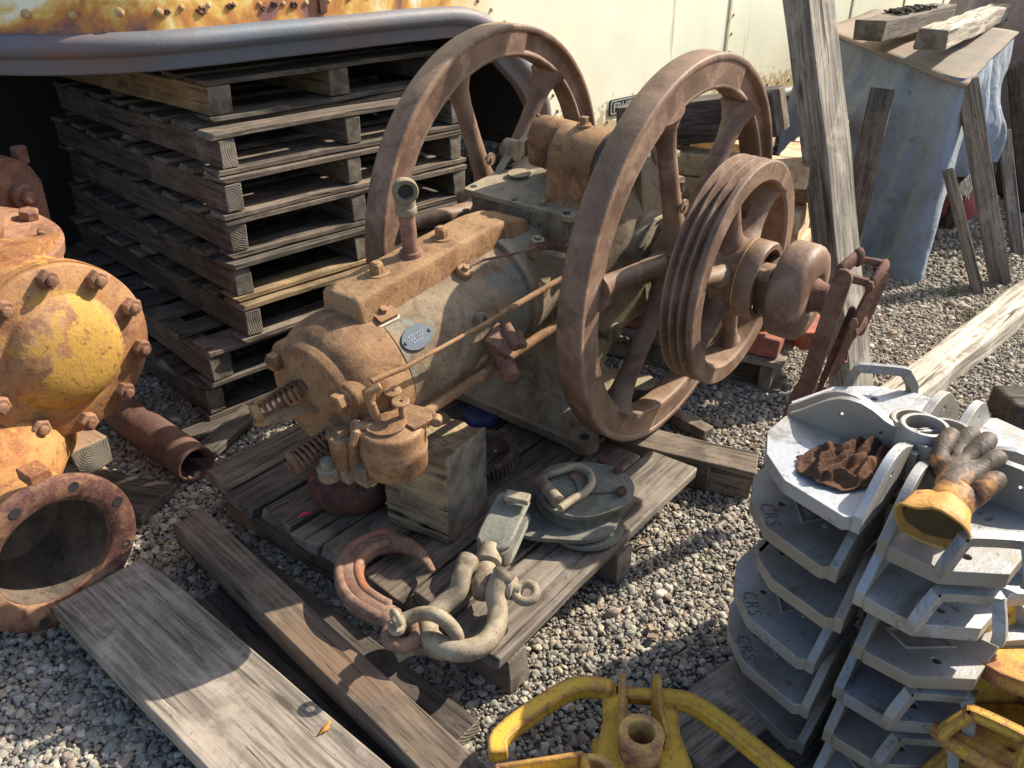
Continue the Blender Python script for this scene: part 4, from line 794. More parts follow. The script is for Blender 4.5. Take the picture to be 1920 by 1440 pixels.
pp_(q, 'bore', rust('bore_rust', (.10, .075, .055), (.045, .035, .03), (.16, .12, .085), sc=8), of, sharp=60)
for k in range(8):
    a = math.radians(45 * k + 20); u, v = perp(FN); p = FC + FN * .0046 + (u * math.cos(a) + v * math.sin(a)) * .170; q = MB(); q.lathe([(0, 0), (0.0006, .0125)], p, FN, 24); pp_(q, 'flange_hole', M_BLK, of)
q = MB(); q.box(FC + Vector((-.035, .02, .20)), (.06, .05, .03)); pp_(q, 'cast_lug', M_ORG, bevel=.004)
# rusty pipe, chock and planks below the pump
pe = P(368, 872, .060); d = (P(200, 752, .075) - pe).normalized(); q = MB()
PPM = frame(pe, -d, (0, 0, 1)); q.lathe([(-.62, .052), (-.62, .060), (-.003, .060), (0, .0575), (0, .0515), (-.004, .050), (-.3, .050), (-.3, 0)], (0, 0, 0), (1, 0, 0), 48)
pipe_o = empty('steel_pipe', frame(pe - Vector((0, 0, .06)), -d, (0, 0, 1)), 'rust brown steel pipe with open end lying between pump and pallets', 'pipe')
o = q.build('pipe_wall', rust('pipe_rust', (.125, .065, .045), (.075, .04, .03), (.17, .095, .065), sc=6, bstr=.25), pipe_o, sharp=50, loc=(0, 0, .06))
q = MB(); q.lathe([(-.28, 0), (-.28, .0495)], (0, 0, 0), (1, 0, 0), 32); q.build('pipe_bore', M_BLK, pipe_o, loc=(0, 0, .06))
a, b = P(110, 880, .055), P(300, 945, .05)
plank('ground_plank', P(90, 862, .05), P(330, 905, .045), .17, .03, M_DKW, 'dark plank lying on gravel under the rusty pipe and pump', 'plank', seed=21, side=1)
q = MB(); q.box((0, 0, .05), (.17, .12, .10), sub=5)
for p in q.v: p += noise.noise_vector(p * 15) * .016
o = q.build('wooden_chock', M_BRNW, None, bevel=.006, M=frame(P(150, 868, .05), azv(120), (0, 0, 1))); endg(o); tag(o, 'split brown wooden chock jammed under the yellow pump', 'chock')
# ------------------------------------------------------------------ rusty drum weight on the pallet
cc = P(664, 927, .131); q = MB()
q.lathe([(0, 0), (0, .092), (.006, .102), (.03, .112), (.06, .116), (.078, .113), (.088, .103), (.090, .088), (.082, .078), (.076, .06), (.078, .03), (.082, 0)], (0, 0, 0), (0, 0, 1), 72)
for p in q.v:
    if p.z > .07: p += noise.noise_vector(p * 26) * .007
o = q.build('drum_weight', M_DARKR, None, sharp=60, jit=.004, loc=cc); tag(o, 'dark red rusted drum weight sitting under the carburettor', 'weight')
# ring gear behind the block
gq = MB(); gm = frame(P(950, 905, .135), azv(100), (0, 0, 1)); T = 46; vs = []; R1, R2, R0_ = .088, .097, .070; vv = []; fs = []
for i in range(T * 4):
    a = 2 * math.pi * i / (T * 4); r = R2 if (i % 4) in (1, 2) else R1
    for z, rr in ((0, R0_), (0, r), (.034, r), (.034, R0_)): vv.append((rr * math.cos(a), rr * math.sin(a), z))
for i in range(T * 4):
    j = (i + 1) % (T * 4)
    for k in range(4): l = (k + 1) % 4; fs.append([i * 4 + k, j * 4 + k, j * 4 + l, i * 4 + l])
gq.add(vv, fs); o = gq.build('ring_gear', rust('gear_rust', (.12, .085, .065), (.05, .04, .035), (.22, .15, .10), sc=12), None, sharp=25); o.matrix_world = Matrix.Translation(P(912, 862, .15)) @ Matrix.Rotation(.12, 4, 'X') @ Matrix.Rotation(-.10, 4, 'Y'); tag(o, 'toothed rusty ring gear leaning behind the timber block', 'gear')
q = MB(); q.lathe([(0, 0), (0, .05), (.01, .054), (.03, .054), (.034, .05), (.034, .044), (.028, .042), (.02, 0)], (0, 0, 0), (0, 0, 1), 40); o = q.build('blue_cap', plain('blue_plastic', (.035, .045, .13), .45, 0, 10), None, sharp=50, loc=P(903, 790, .13)); tag(o, 'dark blue round cap on the pallet behind the timber block', 'cap')
# ------------------------------------------------------------------ lifting hook, shackles and snatch block
M_HOOK = rust('hook_red_rust', (.165, .095, .065), (.12, .062, .045), (.28, .17, .115), paint=(.36, .12, .05), pamt=.08, sc=10, bstr=.3)
M_SHK = rust('shackle_tan', (.27, .22, .145), (.15, .105, .07), (.35, .295, .205), sc=10, bstr=.3, fleck=.4, rough=.62)
M_GRN = rust('block_grey_green', (.155, .155, .125), (.09, .085, .065), (.205, .21, .17), sc=5, bstr=.3, fleck=.5, rough=.62, edge=((.22, .14, .09), .6))
def zp(u, v, z): return P(600 + u / 3, 800 + v / 3, z)
hk = empty('lifting_hook', P(720, 1100, .13), 'red brown forged hook with hollow back lying flat on the pallet boards', 'hook'); hz = .165
HO = hk.location.copy()
path = spline([zp(395, 1075, hz), zp(300, 1030, hz), zp(205, 960, hz), zp(165, 860, hz), zp(185, 760, hz), zp(265, 690, hz), zp(370, 655, hz), zp(470, 665, hz), zp(560, 715, hz), zp(640, 815, hz)], 7)
n_ = len(path); rr = [.030 + .004 * math.sin(math.pi * min(1, i / n_ * 1.5)) if i < n_ * .62 else .033 - .029 * ((i - n_ * .62) / (n_ * .38)) ** 1.3 for i in range(n_)]
q = MB(); q.tube([p - HO for p in path], rr, n=20, sq=.72)
for p in q.v: pass
q.build('hook_body', M_HOOK, hk, sharp=60)
# raised rib lines either side of the hollow of the hook
for off in (1.0, -1.0):
    rib = MB(); m_ = int(n_ * .72); pts = []
    for i in range(2, m_):
        t = (path[min(i + 1, n_ - 1)] - path[i - 1]).normalized(); s_ = Vector((0, 0, 1)).cross(t); pts.append(path[i] - HO + s_ * rr[i] * .62 * off + Vector((0, 0, rr[i] * .45)))
    rib.tube(pts, [.001] + [.0125] * (len(pts) - 2) + [.001], n=12); rib.build('rib', M_HOOK, hk, sharp=70)
ec = zp(465, 1170, hz + .0); q = MB(); q.tube([ec - HO + Vector((.031 * math.cos(2 * math.pi * i / 28), .031 * math.sin(2 * math.pi * i / 28), 0)) for i in range(28)], .0165, n=14, closed=True)
q.tube([zp(395, 1075, hz) - HO, zp(420, 1100, hz) - HO, ec - HO + Vector((-.012, .03, 0))], [.03, .026, .02], n=16, sq=.8); q.build('hook_eye', M_HOOK, hk, sharp=60)
def ring_eye(mb, c, ax, R, r): mb.tube([Vector(c) + (perp(ax)[0] * math.cos(2 * math.pi * i / 24) + perp(ax)[1] * math.sin(2 * math.pi * i / 24)) * R for i in range(24)], r, n=10, closed=True)
# small shackle
ss = empty('small_shackle', P(800, 1200, .13), 'small yellowish shackle joining the hook eye to the large shackle', 'shackle'); SO = ss.location.copy()
q = MB(); pth = spline([zp(415, 1135, .205), zp(480, 1085, .205), zp(590, 1050, .222), zp(690, 1080, .222), zp(765, 1165, .19), zp(760, 1240, .155), zp(690, 1275, .135), zp(570, 1240, .132), zp(480, 1262, .132), zp(430, 1275, .132)], 6)
q.tube([p - SO for p in pth], [.0155 + (.004 if i < 5 or i > len(pth) - 6 else 0) for i in range(len(pth))], n=16); q.build('bow', M_SHK, ss, sharp=60)
q = MB(); q.cyl(zp(430, 1135, .125) - SO, zp(430, 1135, .232) - SO, .0105); c_ = zp(430, 1120, .24) - SO; q.cyl(c_ - Vector((0, 0, .012)), c_, .017); ring_eye(q, c_ + Vector((0, 0, .022)), Vector((.8, .6, 0)), .0145, .0065); q.build('pin', M_SHK, ss, bevel=.002, sharp=50)
# large shackle
ls = empty('large_shackle', P(880, 1200, .13), 'large tan bow shackle with screw pin hanging off the swivel', 'shackle'); LO = ls.location.copy()
q = MB(); pth = spline([zp(838, 745, .235), zp(800, 830, .225), zp(775, 925, .20), zp(690, 1005, .18), zp(618, 1085, .17), zp(612, 1170, .165), zp(680, 1235, .165), zp(800, 1262, .165), zp(920, 1225, .165), zp(985, 1140, .168), zp(1000, 1030, .18), zp(985, 950, .20), zp(1000, 880, .22), zp(1045, 815, .235)], 6)
m_ = len(pth); q.tube([p - LO for p in pth], [.0205 + .003 * math.sin(math.pi * i / (m_ - 1)) + (.0045 if i < 4 or i > m_ - 5 else 0) for i in range(m_)], n=20); q.build('bow', M_SHK, ls, sharp=60)
q = MB(); a_, b_ = zp(815, 830, .20), zp(1130, 925, .20); q.cyl(a_ - LO, b_ - LO, .0145); q.cyl(zp(1060, 905, .2) - LO, zp(1095, 915, .2) - LO, .026, b=.003); dd = (b_ - a_).normalized(); ring_eye(q, b_ - LO + dd * .012, dd.cross(Vector((0, 0, 1))) * .35 + Vector((0, 0, 1)), .0225, .0105); q.build('screw_pin', M_SHK, ls, sharp=50)
# snatch block with swivel yoke
sb = empty('snatch_block', P(1000, 1000, .13), 'grey green snatch block with yoke, swivel and latch handle', 'pulley block'); BO = sb.location.copy()
q = MB(); s0, s1 = zp(905, 960, .185), zp(935, 800, .205); ax = (s1 - s0).normalized()
q.lathe([(-.002, 0), (0, .018), (.012, .027), (.03, .031), (.062, .030), (.078, .024), (.085, .020)], s0 - BO, s1 - s0, 32); q.lathe([(0, .021), (.006, .031), (.018, .032), (.022, .026), (.05, .024)], s0 + ax * .084 - BO, s1 - s0, 32); q.build('swivel', M_SHK, sb, sharp=50)
yk = MB(); y0 = zp(960, 735, .20); y1 = zp(1125, 380, .235); yx = (y1 - y0).normalized(); yn = Vector((0, 0, 1)); YM = frame(y0 - BO, yx, yn)
yk.M = YM; th = .052
prof = [(0, -.026), (.02, -.042), (.05, -.044), (.165, -.044), (.178, -.036), (.178, .036), (.165, .044), (.05, .044), (.02, .042), (0, .026)]
yk.prism(prof, .022, .036); yk.prism(prof, -.036, -.022); yk.prism([(-.004, -.03), (.02, -.042), (.035, -.042), (.035, .042), (.02, .042), (-.004, .03)], -.023, .023)
yo = yk.build('yoke', M_GRN, sb, bevel=.006)
q = MB(); q.M = YM; q.cyl((.148, 0, -.04), (.148, 0, .055), .0125); q.box((.148, -.018, .058), (.028, .062, .016)); q.build('yoke_pin', M_SHK, sb, bevel=.003)
M_GR2 = M_GRN
def disc(c, R, z0, z1, ext=None, tilt=(0, 0)):
    q = MB(); pts = [(R * math.cos(t), R * math.sin(t)) for t in [2 * math.pi * i / 64 for i in range(64)]]
    if ext:
        ed = Vector((ext[0], ext[1])); L = ed.length; e = ed / L; pts = []
        for i in range(72):
            t = 2 * math.pi * i / 72; r = Vector((math.cos(t), math.sin(t))); k = max(0, r.dot(e)) ** 3; pts.append((r.x * (R + k * L), r.y * (R + k * L)))
    q.prism(pts, z0, z1); return q
BC = P(1082, 918, .225) - BO; BT = Matrix.Translation(BC) @ Matrix.Rotation(.10, 4, 'X') @ Matrix.Rotation(.06, 4, 'Y')
q = disc(None, .105, -.006, .004, (.045, .012)); q.M = Matrix(); o = q.build('upper_cheek', M_GRN, sb, bevel=.003, M=BT)
q = MB(); q.lathe([(-.046, .02), (-.046, .098), (-.040, .102), (-.034, .092), (-.018, .092), (-.012, .102), (-.0065, .098), (-.0065, .02)], (0, 0, 0), (0, 0, 1), 64); q.build('sheave', M_GRN, sb, sharp=40, M=BT)
q = disc(None, .112, -.06, -.048, (-.09, .0)); q.build('lower_cheek', M_GRN, sb, bevel=.003, M=Matrix.Translation(BC + Vector((-.004, -.03, 0))))
q = disc(None, .098, -.082, -.07); q.build('bottom_plate', M_GRN, sb, bevel=.003, M=Matrix.Translation(BC + Vector((.02, -.045, 0))))
def bp(u, v, z=.0): w_ = zp(u, v, .232 + z) - BO; return w_
q = MB(); hp = spline([bp(1240, 330, .012), bp(1250, 290, .018), bp(1330, 255, .022), bp(1430, 225, .022), bp(1500, 245, .02), bp(1530, 310, .018), bp(1490, 370, .018), bp(1420, 410, .02), bp(1350, 460, .018)], 5); q.tube(hp, .0105, n=12); q.cyl(bp(1235, 305, .012), bp(1340, 420, .012), .0175, b=.002); lt = q.build('latch_handle', M_SHK, sb, sharp=50)
q = MB(); q.hexh(bp(1440, 300, -.004), (0, 0, 1), .018, .014); q.build('centre_nut', M_HOOK, sb, bevel=.001)
for u, v in ((1585, 185), (1678, 250), (1698, 362)): q = MB(); q.cyl(bp(u, v, -.006), bp(u, v, .004), .013); q.cyl(bp(u, v, .002), bp(u, v, .012), .009, n=6); q.build('cheek_bolt', M_LEVER, sb, bevel=.001)
q = MB(); q.box(Vector((.06, .018, .008)), (.13, .07, .008), Matrix.Rotation(.15, 3, 'Z')); q.build('cheek_strap', M_GRN, sb, bevel=.003, M=BT)
# ------------------------------------------------------------------ cast aluminium counterweight trays
def alu(name, base, dirt, amt):
    m, n = newmat(name); b = NB(n); v = b.coords()
    a = b.noise(v, 9, 5, .62, .4); s_ = b.noise(v, 3.5, 4, .6, .6); f = b.noise(v, 150, 3, .6); sp_ = b.noise(v, 45, 4, .7)
    c = b.mix(b.ramp(s_, [(.45, 0.0), (.68, amt)]), base, dirt); c = b.mix(b.ramp(a, [(.5, 0.0), (.75, amt * .8)]), c, dirt)
    c = b.mix(b.ramp(sp_, [(.60, 0.0), (.68, .7)]), c, tuple(x * .35 for x in dirt)); c = b.mix(b.ramp(b.noise(v, 6, 7, .75, 1.0), [(.54, 0.0), (.62, .65)]), c, tuple(x * .62 for x in dirt))
    be = b.nd('ShaderNodeBevel'); be.samples = 4; be.inputs['Radius'].default_value = .007; ge2 = b.nd('ShaderNodeNewGeometry'); dt = b.nd('ShaderNodeVectorMath', operation='DOT_PRODUCT'); b.ln(be.outputs[0], dt.inputs[0]); b.ln(ge2.outputs['Normal'], dt.inputs[1])
    em = b.ramp(b.math('ADD', b.math('SUBTRACT', 1.0, dt.outputs['Value']), b.math('MULTIPLY', b.math('SUBTRACT', a, .5), .4)), [(.02, 0.0), (.14, .7)]); c = b.mix(em, c, (.30, .26, .195))
    sd = b.nd('ShaderNodeSeparateXYZ'); b.ln(ge2.outputs['Normal'], sd.inputs[0]); c = b.mix(b.math('MULTIPLY', b.ramp(sd.outputs['Z'], [(.3, 1.0), (.7, 0.0)]), b.ramp(s_, [(.38, .1), (.56, .7)])), c, (.29, .25, .19))
    hs = b.nd('ShaderNodeHueSaturation'); b.ln(c, hs.inputs['Color']); mr = b.nd('ShaderNodeMapRange'); b.ln(b.rnd(), mr.inputs[0]); mr.inputs[3].default_value = .78; mr.inputs[4].default_value = 1.22; b.ln(mr.outputs[0], hs.inputs['Value']); c = hs.outputs[0]
    b.finish(c, b.ramp(a, [(.3, .42), (.7, .62)]), .35, b.math('ADD', sp_, b.math('MULTIPLY', f, .4)), .45, .0022, .5, a, .25, .004); return m
M_ALU = alu('cast_aluminium', (.31, .325, .345), (.20, .17, .13), .85)
M_CHALK = plain('marker_ink', (.10, .09, .085), .9, 0, 60)
M_YRC = rust('yellow_paint_rust', (.46, .27, .06), (.19, .075, .045), (.58, .38, .09), paint=(.60, .37, .045), pamt=.50, sc=9, psc=3.0, bstr=.4, rough=.6, fleck=.3, edge=((.20, .075, .045), .9), ewid=.012)
WALLH = .088
def wall_outline(L):
    return [(-.012, -.028), (L, -.028), (L, .004), (L - .018, .017), (L - .045, .041), (L - .07, .062), (L - .09, .074), (L - .11, .080), (L - .135, .081), (L - .16, .075), (L - .185, .063), (L - .2, .059), (-.012, .058)]
OUTL = {'L': [(0, 0), (.236, 0), (.242, .006), (.240, .085), (.203, .158), (.136, .216), (.012, .246), (0, .236)],
        'R': [(0, 0), (.236, 0), (.242, .006), (.247, .088), (.187, .172), (.066, .186), (.012, .240), (0, .236)],
        'U': [(0, 0), (.196, 0), (.192, .150), (.186, .168), (.134, .214), (.012, .246), (0, .236)]}
def tray_parts(var):
    fl = MB(); o = OUTL[var]
    fl.prism(o, -.028, 0, [circ(*((.150, .128) if var != 'R' else (.186, .108)), .0075, 14)][::-1])
    fl.lathe([(-.012, .034), (-.012, .045), (.072, .045), (.078, .042), (.078, .034)], (-.012, -.012, 0), (0, 0, 1), 36, closed=True)
    # walls: A along x (y=0), B along y (x=0)
    wo = wall_outline(.238)
    fl.M = Matrix(((1, 0, 0, 0), (0, 0, 1, -.010), (0, 1, 0, 0), (0, 0, 0, 1))); fl.prism(wo, -.006, .011, [circ(.135, .045, .005, 10), circ(.055, .035, .004, 10)])
    fl.M = Matrix(((0, 0, 1, -.010), (1, 0, 0, 0), (0, 1, 0, 0), (0, 0, 0, 1))); fl.prism(wo, -.006, .011, [circ(.135, .045, .005, 10), circ(.055, .035, .004, 10)])
    if var == 'U':
        M_ = frame(Vector((.190, .155, 0)), Vector((.004, -1, 0)), Vector((1, 0, 0))); fl.M = M_; fl.prism([(0, -.0), (.0, .012), (.03, .05), (.06, .070), (.16, .070), (.16, 0)], -.007, .006)
    fl.M = Matrix(); fl.box((.03, -.018, .02), (.05, .02, .06)); fl.box((-.018, .03, .02), (.02, .05, .06))
    return fl
TR0 = {}; emb0 = None; txt0 = None; han0 = None; crs0 = None
def tray(hub, azA, lab, grp, mat, handle=False, crs=False, sala=True, cat='counterweight', name='counterweight_casting', tilt=(0, 0), var='L'):
    """hub: corner where both walls meet; wall A runs in azimuth azA, wall B 90 degrees clockwise of it (seen from above)"""
    global emb0, txt0, han0, crs0
    A = azv(azA); B = azv(azA + 90); M = Matrix((B, A, Vector((0, 0, 1)))).transposed().to_4x4(); M.translation = Vector(hub)
    M = M @ Matrix.Rotation(tilt[0], 4, 'X') @ Matrix.Rotation(tilt[1], 4, 'Y')
    e = empty(name, M, lab, cat, grp)
    def put(o0, nm, mk, mt, **k):
        if o0 is None or o0.data.materials[0] != mt: o = mk(nm, mt, e, **k); return o, o
        o = o0.copy(); COL.objects.link(o); o.parent = e; return o0, o
    TR0[(var, mat.name)], _ = put(TR0.get((var, mat.name)), 'tray', lambda nm, mt, pr: tray_parts(var).build(nm, mt, pr, bevel=.0035, seg=2, sharp=40), mat)
    if sala:
        def mk(nm, mt, pr):
            q = MB(); R_ = [(-.036, -.025), (.054, -.025), (.036, .025), (-.054, .025)]; i_ = [(-.033, -.0215), (.048, -.0215), (.033, .0215), (-.048, .0215)]
            q.prism(R_, -.001, .0045, [i_]); q.lathe([(0, .006), (.003, .006), (.003, 0)], (.056, .018, 0), (0, 0, 1), 14); return q.build(nm, mt, pr, bevel=.001)
        emb0, eo = put(emb0, 'embossed_frame', mk, mat); BMx = Matrix.Translation((.108, .104, 0) if var != 'R' else (.150, .070, 0)) @ Matrix.Rotation(math.radians(130), 4, 'Z'); eo.matrix_local = BMx
        t = text_obj('embossed_lettering', 'SALA', .032, mat, e, BMx, .004, 1.08, .92, .0012) if txt0 is None or txt0.data.materials[0] != mat else None
        if t: txt0 = t
        else: t = txt0.copy(); COL.objects.link(t); t.parent = e
    if handle:
        def mk(nm, mt, pr):
            q = MB(); pts = spline([(.190, .200, -.008), (.188, .198, .012), (.168, .182, .046), (.166, .172, .053), (.210, .108, .053), (.218, .100, .046), (.244, .090, .012), (.246, .088, -.008)], 4); q.tube(pts, .0135, n=4, a0=math.pi / 4)
            return q.build(nm, mt, pr, bevel=.004, sharp=50)
        han0, _ = put(han0, 'handle', mk, mat)
    if crs:
        t = text_obj('chalk_writing', 'CRS', .040, M_CHALK, e, Matrix.Translation((.152, .178, .0008)) @ Matrix.Rotation(math.radians(132), 4, 'Z'), .0003, 1.15, .9, -.0008)
    return e
GL = 'silver castings in the left front stack'; GR = 'silver castings in the right front stack'; GB_ = 'silver castings in the rear stacks'
LZ = [.615, .505, .395, .285, .172, .06]
LH = Vector((.738, 1.312, 0))
lab = ['top silver casting of the left stack, holding the brown rag', 'silver casting directly under the rag casting, marked CRS near a raised badge', 'third silver casting from the top of the left stack', 'fourth casting of the left stack, with CRS written in black', 'fifth casting of the left stack, second lowest, with CRS in black', 'lowest silver casting of the left stack beside the yellow casting']
for i, z in enumerate(LZ):
    k = i * .004; dv = Vector((-.010 * i / 5 + (0, -.012, .004, -.014, -.012, .01)[i], -.012 * i / 5, z))
    tray(LH + dv, 223 + (0, 1.5, -2, 1, -1, 2)[i], lab[i], GL, M_ALU, crs=i in (1, 3, 4), sala=i in (1, 3, 4), handle=False, var='U' if i in (2, 5) else 'L')
RZ = [.60, .49, .38, .275, .17, .06]; RH = Vector((.770, 1.268, 0))
lab = ['top silver casting of the right stack, under the leather glove', 'second silver casting of the right stack, with handle and brown stain', 'third casting of the right stack, badge in full view, without handle', 'fourth casting of the right stack, with handle', 'fifth casting of the right stack, red rust spot by its handle', 'lowest silver casting of the right stack at the picture bottom']
for i, z in enumerate(RZ):
    tray(RH + Vector((-.004 * i + (0, -.006, .004, 0, -.004, .004)[i], -.006 * i, z)), 130 + (0, 2, -1, 1.5, 0, 2)[i], lab[i], GR, M_ALU, handle=i in (0, 1, 3, 4), sala=i in (2, 5), var='R')
# rear stacks: the quadrants behind
for i, z in enumerate((.60, .49, .38, .27)):
    tray(Vector((.758, 1.372, z)), 316, ['top rear casting with raised handle near the timber post', 'second rear casting below the one with raised handle', 'third rear casting from the top behind the rag stack', 'lowest visible rear casting behind the rag stack'][i], GB_, M_ALU, handle=True, sala=False)
for i, z in enumerate((.585, .475, .365)):
    tray(Vector((.838, 1.345, z)), 44, ['top rear right casting, white in the sun behind the glove', 'second rear right casting behind the glove', 'third rear right casting behind the glove'][i], GB_, M_ALU, sala=False)
# yellow castings at the lower right corner
M_YR2 = rust('heavy_rust_yellow', (.36, .16, .05), (.17, .06, .035), (.52, .30, .08), paint=(.58, .36, .05), pamt=.30, sc=8, psc=4.0, bstr=.6, rough=.65, fleck=.5, edge=((.22, .07, .035), .95), ewid=.014)
GY = 'rusty yellow castings at the lower right corner'
for i, (x, y, z, a) in enumerate(((1.02, 1.16, .34, 160), (.965, 1.08, .235, 172), (.93, 1.01, .13, 165))):
    tray(Vector((x, y, z)), a, ['topmost rusty yellow casting at the lower right corner', 'middle rusty yellow casting at the lower right corner', 'lowest rusty yellow casting at the lower right corner'][i], GY, M_YR2, sala=False, handle=i == 1, tilt=(.25, -.12))
# timbers carrying the castings
plank('bearer_board', P(1215, 1345, .045), P(1400, 1215, .045), .16, .035, M_GREYW, 'grey board running under the silver casting stacks', 'board', seed=31, side=1)
plank('bearer_timber', P(1290, 1440, .03), P(1640, 1180, .03), .16, .03, M_DKW, 'dark board beside the grey one under the castings', 'board', seed=32, side=1)
# ------------------------------------------------------------------ yellow casting in the foreground
yc_ = empty('yellow_casting', P(1190, 1440, 0), 'yellow painted casting with two upright fins and bored boss at the bottom', 'casting'); YO = yc_.location.copy(); hz = .16
def Y(u, v, z=hz): return P(u, v, z) - YO
def bar(mb, pts, w, h):                   # rectangular bar along a path, flat side up
    vs = []; fs = []; m = len(pts)
    for i, p in enumerate(pts):
        t = (pts[min(i + 1, m - 1)] - pts[max(0, i - 1)]).normalized(); s_ = Vector((0, 0, 1)).cross(t).normalized(); ww = w[i] if isinstance(w, list) else w
        vs += [p + s_ * ww / 2 + Vector((0, 0, h / 2)), p - s_ * ww / 2 + Vector((0, 0, h / 2)), p - s_ * ww / 2 - Vector((0, 0, h / 2)), p + s_ * ww / 2 - Vector((0, 0, h / 2))]
    for i in range(m - 1):
        for k in range(4): l = (k + 1) % 4; fs.append([i * 4 + k, i * 4 + l, i * 4 + 4 + l, i * 4 + 4 + k])
    fs += [[0, 1, 2, 3], [(m - 1) * 4 + k for k in (3, 2, 1, 0)]]; return mb.add(vs, fs)
q = MB(); bar(q, spline([Y(935, 1420), Y(938, 1385), Y(1000, 1335), Y(1080, 1290), Y(1150, 1295)], 5), .036, .03); q.build('left_arm', M_YRC, yc_, bevel=.006)
q = MB(); bar(q, spline([Y(1240, 1310), Y(1290, 1318), Y(1345, 1350), Y(1420, 1410), Y(1500, 1475)], 5), .034, .03); q.build('right_arm', M_YRC, yc_, bevel=.006)
q = MB(); bar(q, [Y(1152, 1288, .15), Y(1155, 1360, .15), Y(1140, 1470, .15)], [.05, .05, .07], .022); bar(q, [Y(1243, 1295, .15), Y(1250, 1380, .15), Y(1275, 1480, .15)], [.05, .05, .07], .022); bar(q, [Y(1150, 1300, .15), Y(1250, 1310, .15)], .03, .022); q.build('web', M_YRC, yc_, bevel=.005)
q = MB(); b0 = Y(1203, 1372, .215); q.lathe([(-.10, .024), (-.10, .036), (-.004, .042), (0, .040), (0, .026), (-.004, .0245)], b0, (0, 0, 1), 40, closed=True); q.lathe([(-.10, .024), (-.08, 0)], b0, (0, 0, 1), 24); q.build('bored_boss', rust('boss_rust', (.40, .22, .10), (.2, .09, .06), (.62, .42, .1), sc=14), yc_, bevel=.002, sharp=45)
for u, s_ in ((1166, -1), (1240, 1)):
    q = MB(); f0 = P(u, 1335, .20) - YO; dx = azv(5 if s_ < 0 else -5); q.M = frame(f0, dx, Vector((1, 0, 0))); q.prism([(-.055, -.05), (.05, -.05), (.056, .01), (.052, .045), (.040, .055), (.022, .03), (.0, .006), (-.055, .002)], -.006, .006); q.build('fin', M_YRC, yc_, bevel=.003)
q = MB(); q.M = frame(Y(990, 1440, .20), azv(80), (0, 0, 1)); q.box((.02, -.05, -.02), (.15, .10, .008)); q.box((.02, .0, -.005), (.16, .010, .05)); q.box((-.055, -.05, -.005), (.010, .10, .05)); q.box((.098, -.05, -.005), (.012, .10, .05)); q.build('side_tray', M_YRC, yc_, bevel=.004)
q = MB(); b0 = Y(1112, 1445, .19); q.lathe([(-.06, .022), (-.06, .034), (-.004, .038), (0, .036), (0, .024), (-.004, .0225)], b0, (0, 0, 1), 36, closed=True); q.build('lower_boss', bpy.data.materials['boss_rust'], yc_, bevel=.002, sharp=45)
q = MB(); q.box(Y(1190, 1450, .07), (.16, .10, .09)); q.build('foot_block', M_YRC, yc_, bevel=.01)
# ------------------------------------------------------------------ leather glove and brown rag
def leather():
    m, n = newmat('glove_leather'); b = NB(n); v = b.coords(rand=False); tc = b.nd('ShaderNodeTexCoord'); sp = b.nd('ShaderNodeSeparateXYZ'); b.ln(tc.outputs['Object'], sp.inputs[0])
    a = b.noise(v, 22, 5, .6, .4); f = b.noise(v, 160, 3, .6); w_ = b.noise(v, 45, 4, .6, 1.0)
    t = b.math('ADD', b.math('MULTIPLY', sp.outputs['X'], 6.5), b.math('MULTIPLY', b.math('SUBTRACT', a, .5), 2.6))
    c = b.ramp(t, [(.40, (.50, .25, .06)), (.62, (.27, .12, .045)), (.85, (.075, .055, .04))]); c = b.mix(b.ramp(w_, [(.55, 0.0), (.75, .5)]), c, (.16, .075, .035))
    b.finish(c, .62, 0, w_, .5, .006, .35, f, .25, .001); return m
M_LEA = leather(); M_DIM = plain('glove_lining', (.14, .09, .035), .95, 0, 60)
GM = frame(P(1752, 975, .655), P(1850, 850, .68) - P(1752, 975, .655), (0, 0, 1)); glove = empty('leather_glove', GM, 'tan leather work glove, palm up, lying on the right silver casting', 'glove'); GI = GM.inverted()
def G(u, v, z): return GI @ P(u, v, z)
def skin(name, chains, mat, parent, M=None, lv=2):
    me = bpy.data.meshes.new(name); vs = []; es = []; rs = []; key = {}
    for ch in chains:
        prev = None
        for p, r in ch:
            k = tuple(round(c, 5) for c in p)
            if k not in key: key[k] = len(vs); vs.append(tuple(p)); rs.append(r)
            if prev is not None and prev != key[k]: es.append((prev, key[k]))
            prev = key[k]
    me.from_pydata(vs, es, []); o = bpy.data.objects.new(name, me); COL.objects.link(o); o.modifiers.new('sk', 'SKIN'); 
    me.skin_vertices  # created with the modifier data below
    return o, me, rs
def build_skin(name, chains, mat, parent, lv=2):
    o, me, rs = None, None, None
    me = bpy.data.meshes.new(name); bm = bmesh.new(); lay = bm.verts.layers.skin.verify(); key = {}; first = True
    for ch in chains:
        prev = None
        for p, r in ch:
            k = tuple(round(c, 5) for c in p)
            if k not in key:
                v = bm.verts.new(p); v[lay].radius = r if isinstance(r, tuple) else (r, r); v[lay].use_root = first; first = False; key[k] = v
            v = key[k]
            if prev is not None and prev is not v and not bm.edges.get((prev, v)): bm.edges.new((prev, v))
            prev = v
    bm.to_mesh(me); bm.free(); o = bpy.data.objects.new(name, me); COL.objects.link(o); me.materials.append(mat)
    s_ = o.modifiers.new('sk', 'SKIN'); s_.use_smooth_shade = True; s_.branch_smoothing = .6
    q = o.modifiers.new('ss', 'SUBSURF'); q.levels = lv; q.render_levels = lv; o.parent = parent; return o
pc = G(1800, 893, .672); wr = G(1775, 932, .665); cf = G(1760, 962, .66)
fan = [((1755, 868, .672), [(1768, 835, .69), (1790, 808, .70)]), ((1790, 850, .676), [(1812, 822, .695), (1832, 806, .70)]), ((1815, 862, .678), [(1842, 838, .695), (1858, 818, .70)]), ((1838, 880, .676), [(1862, 862, .69), (1882, 853, .69)])]
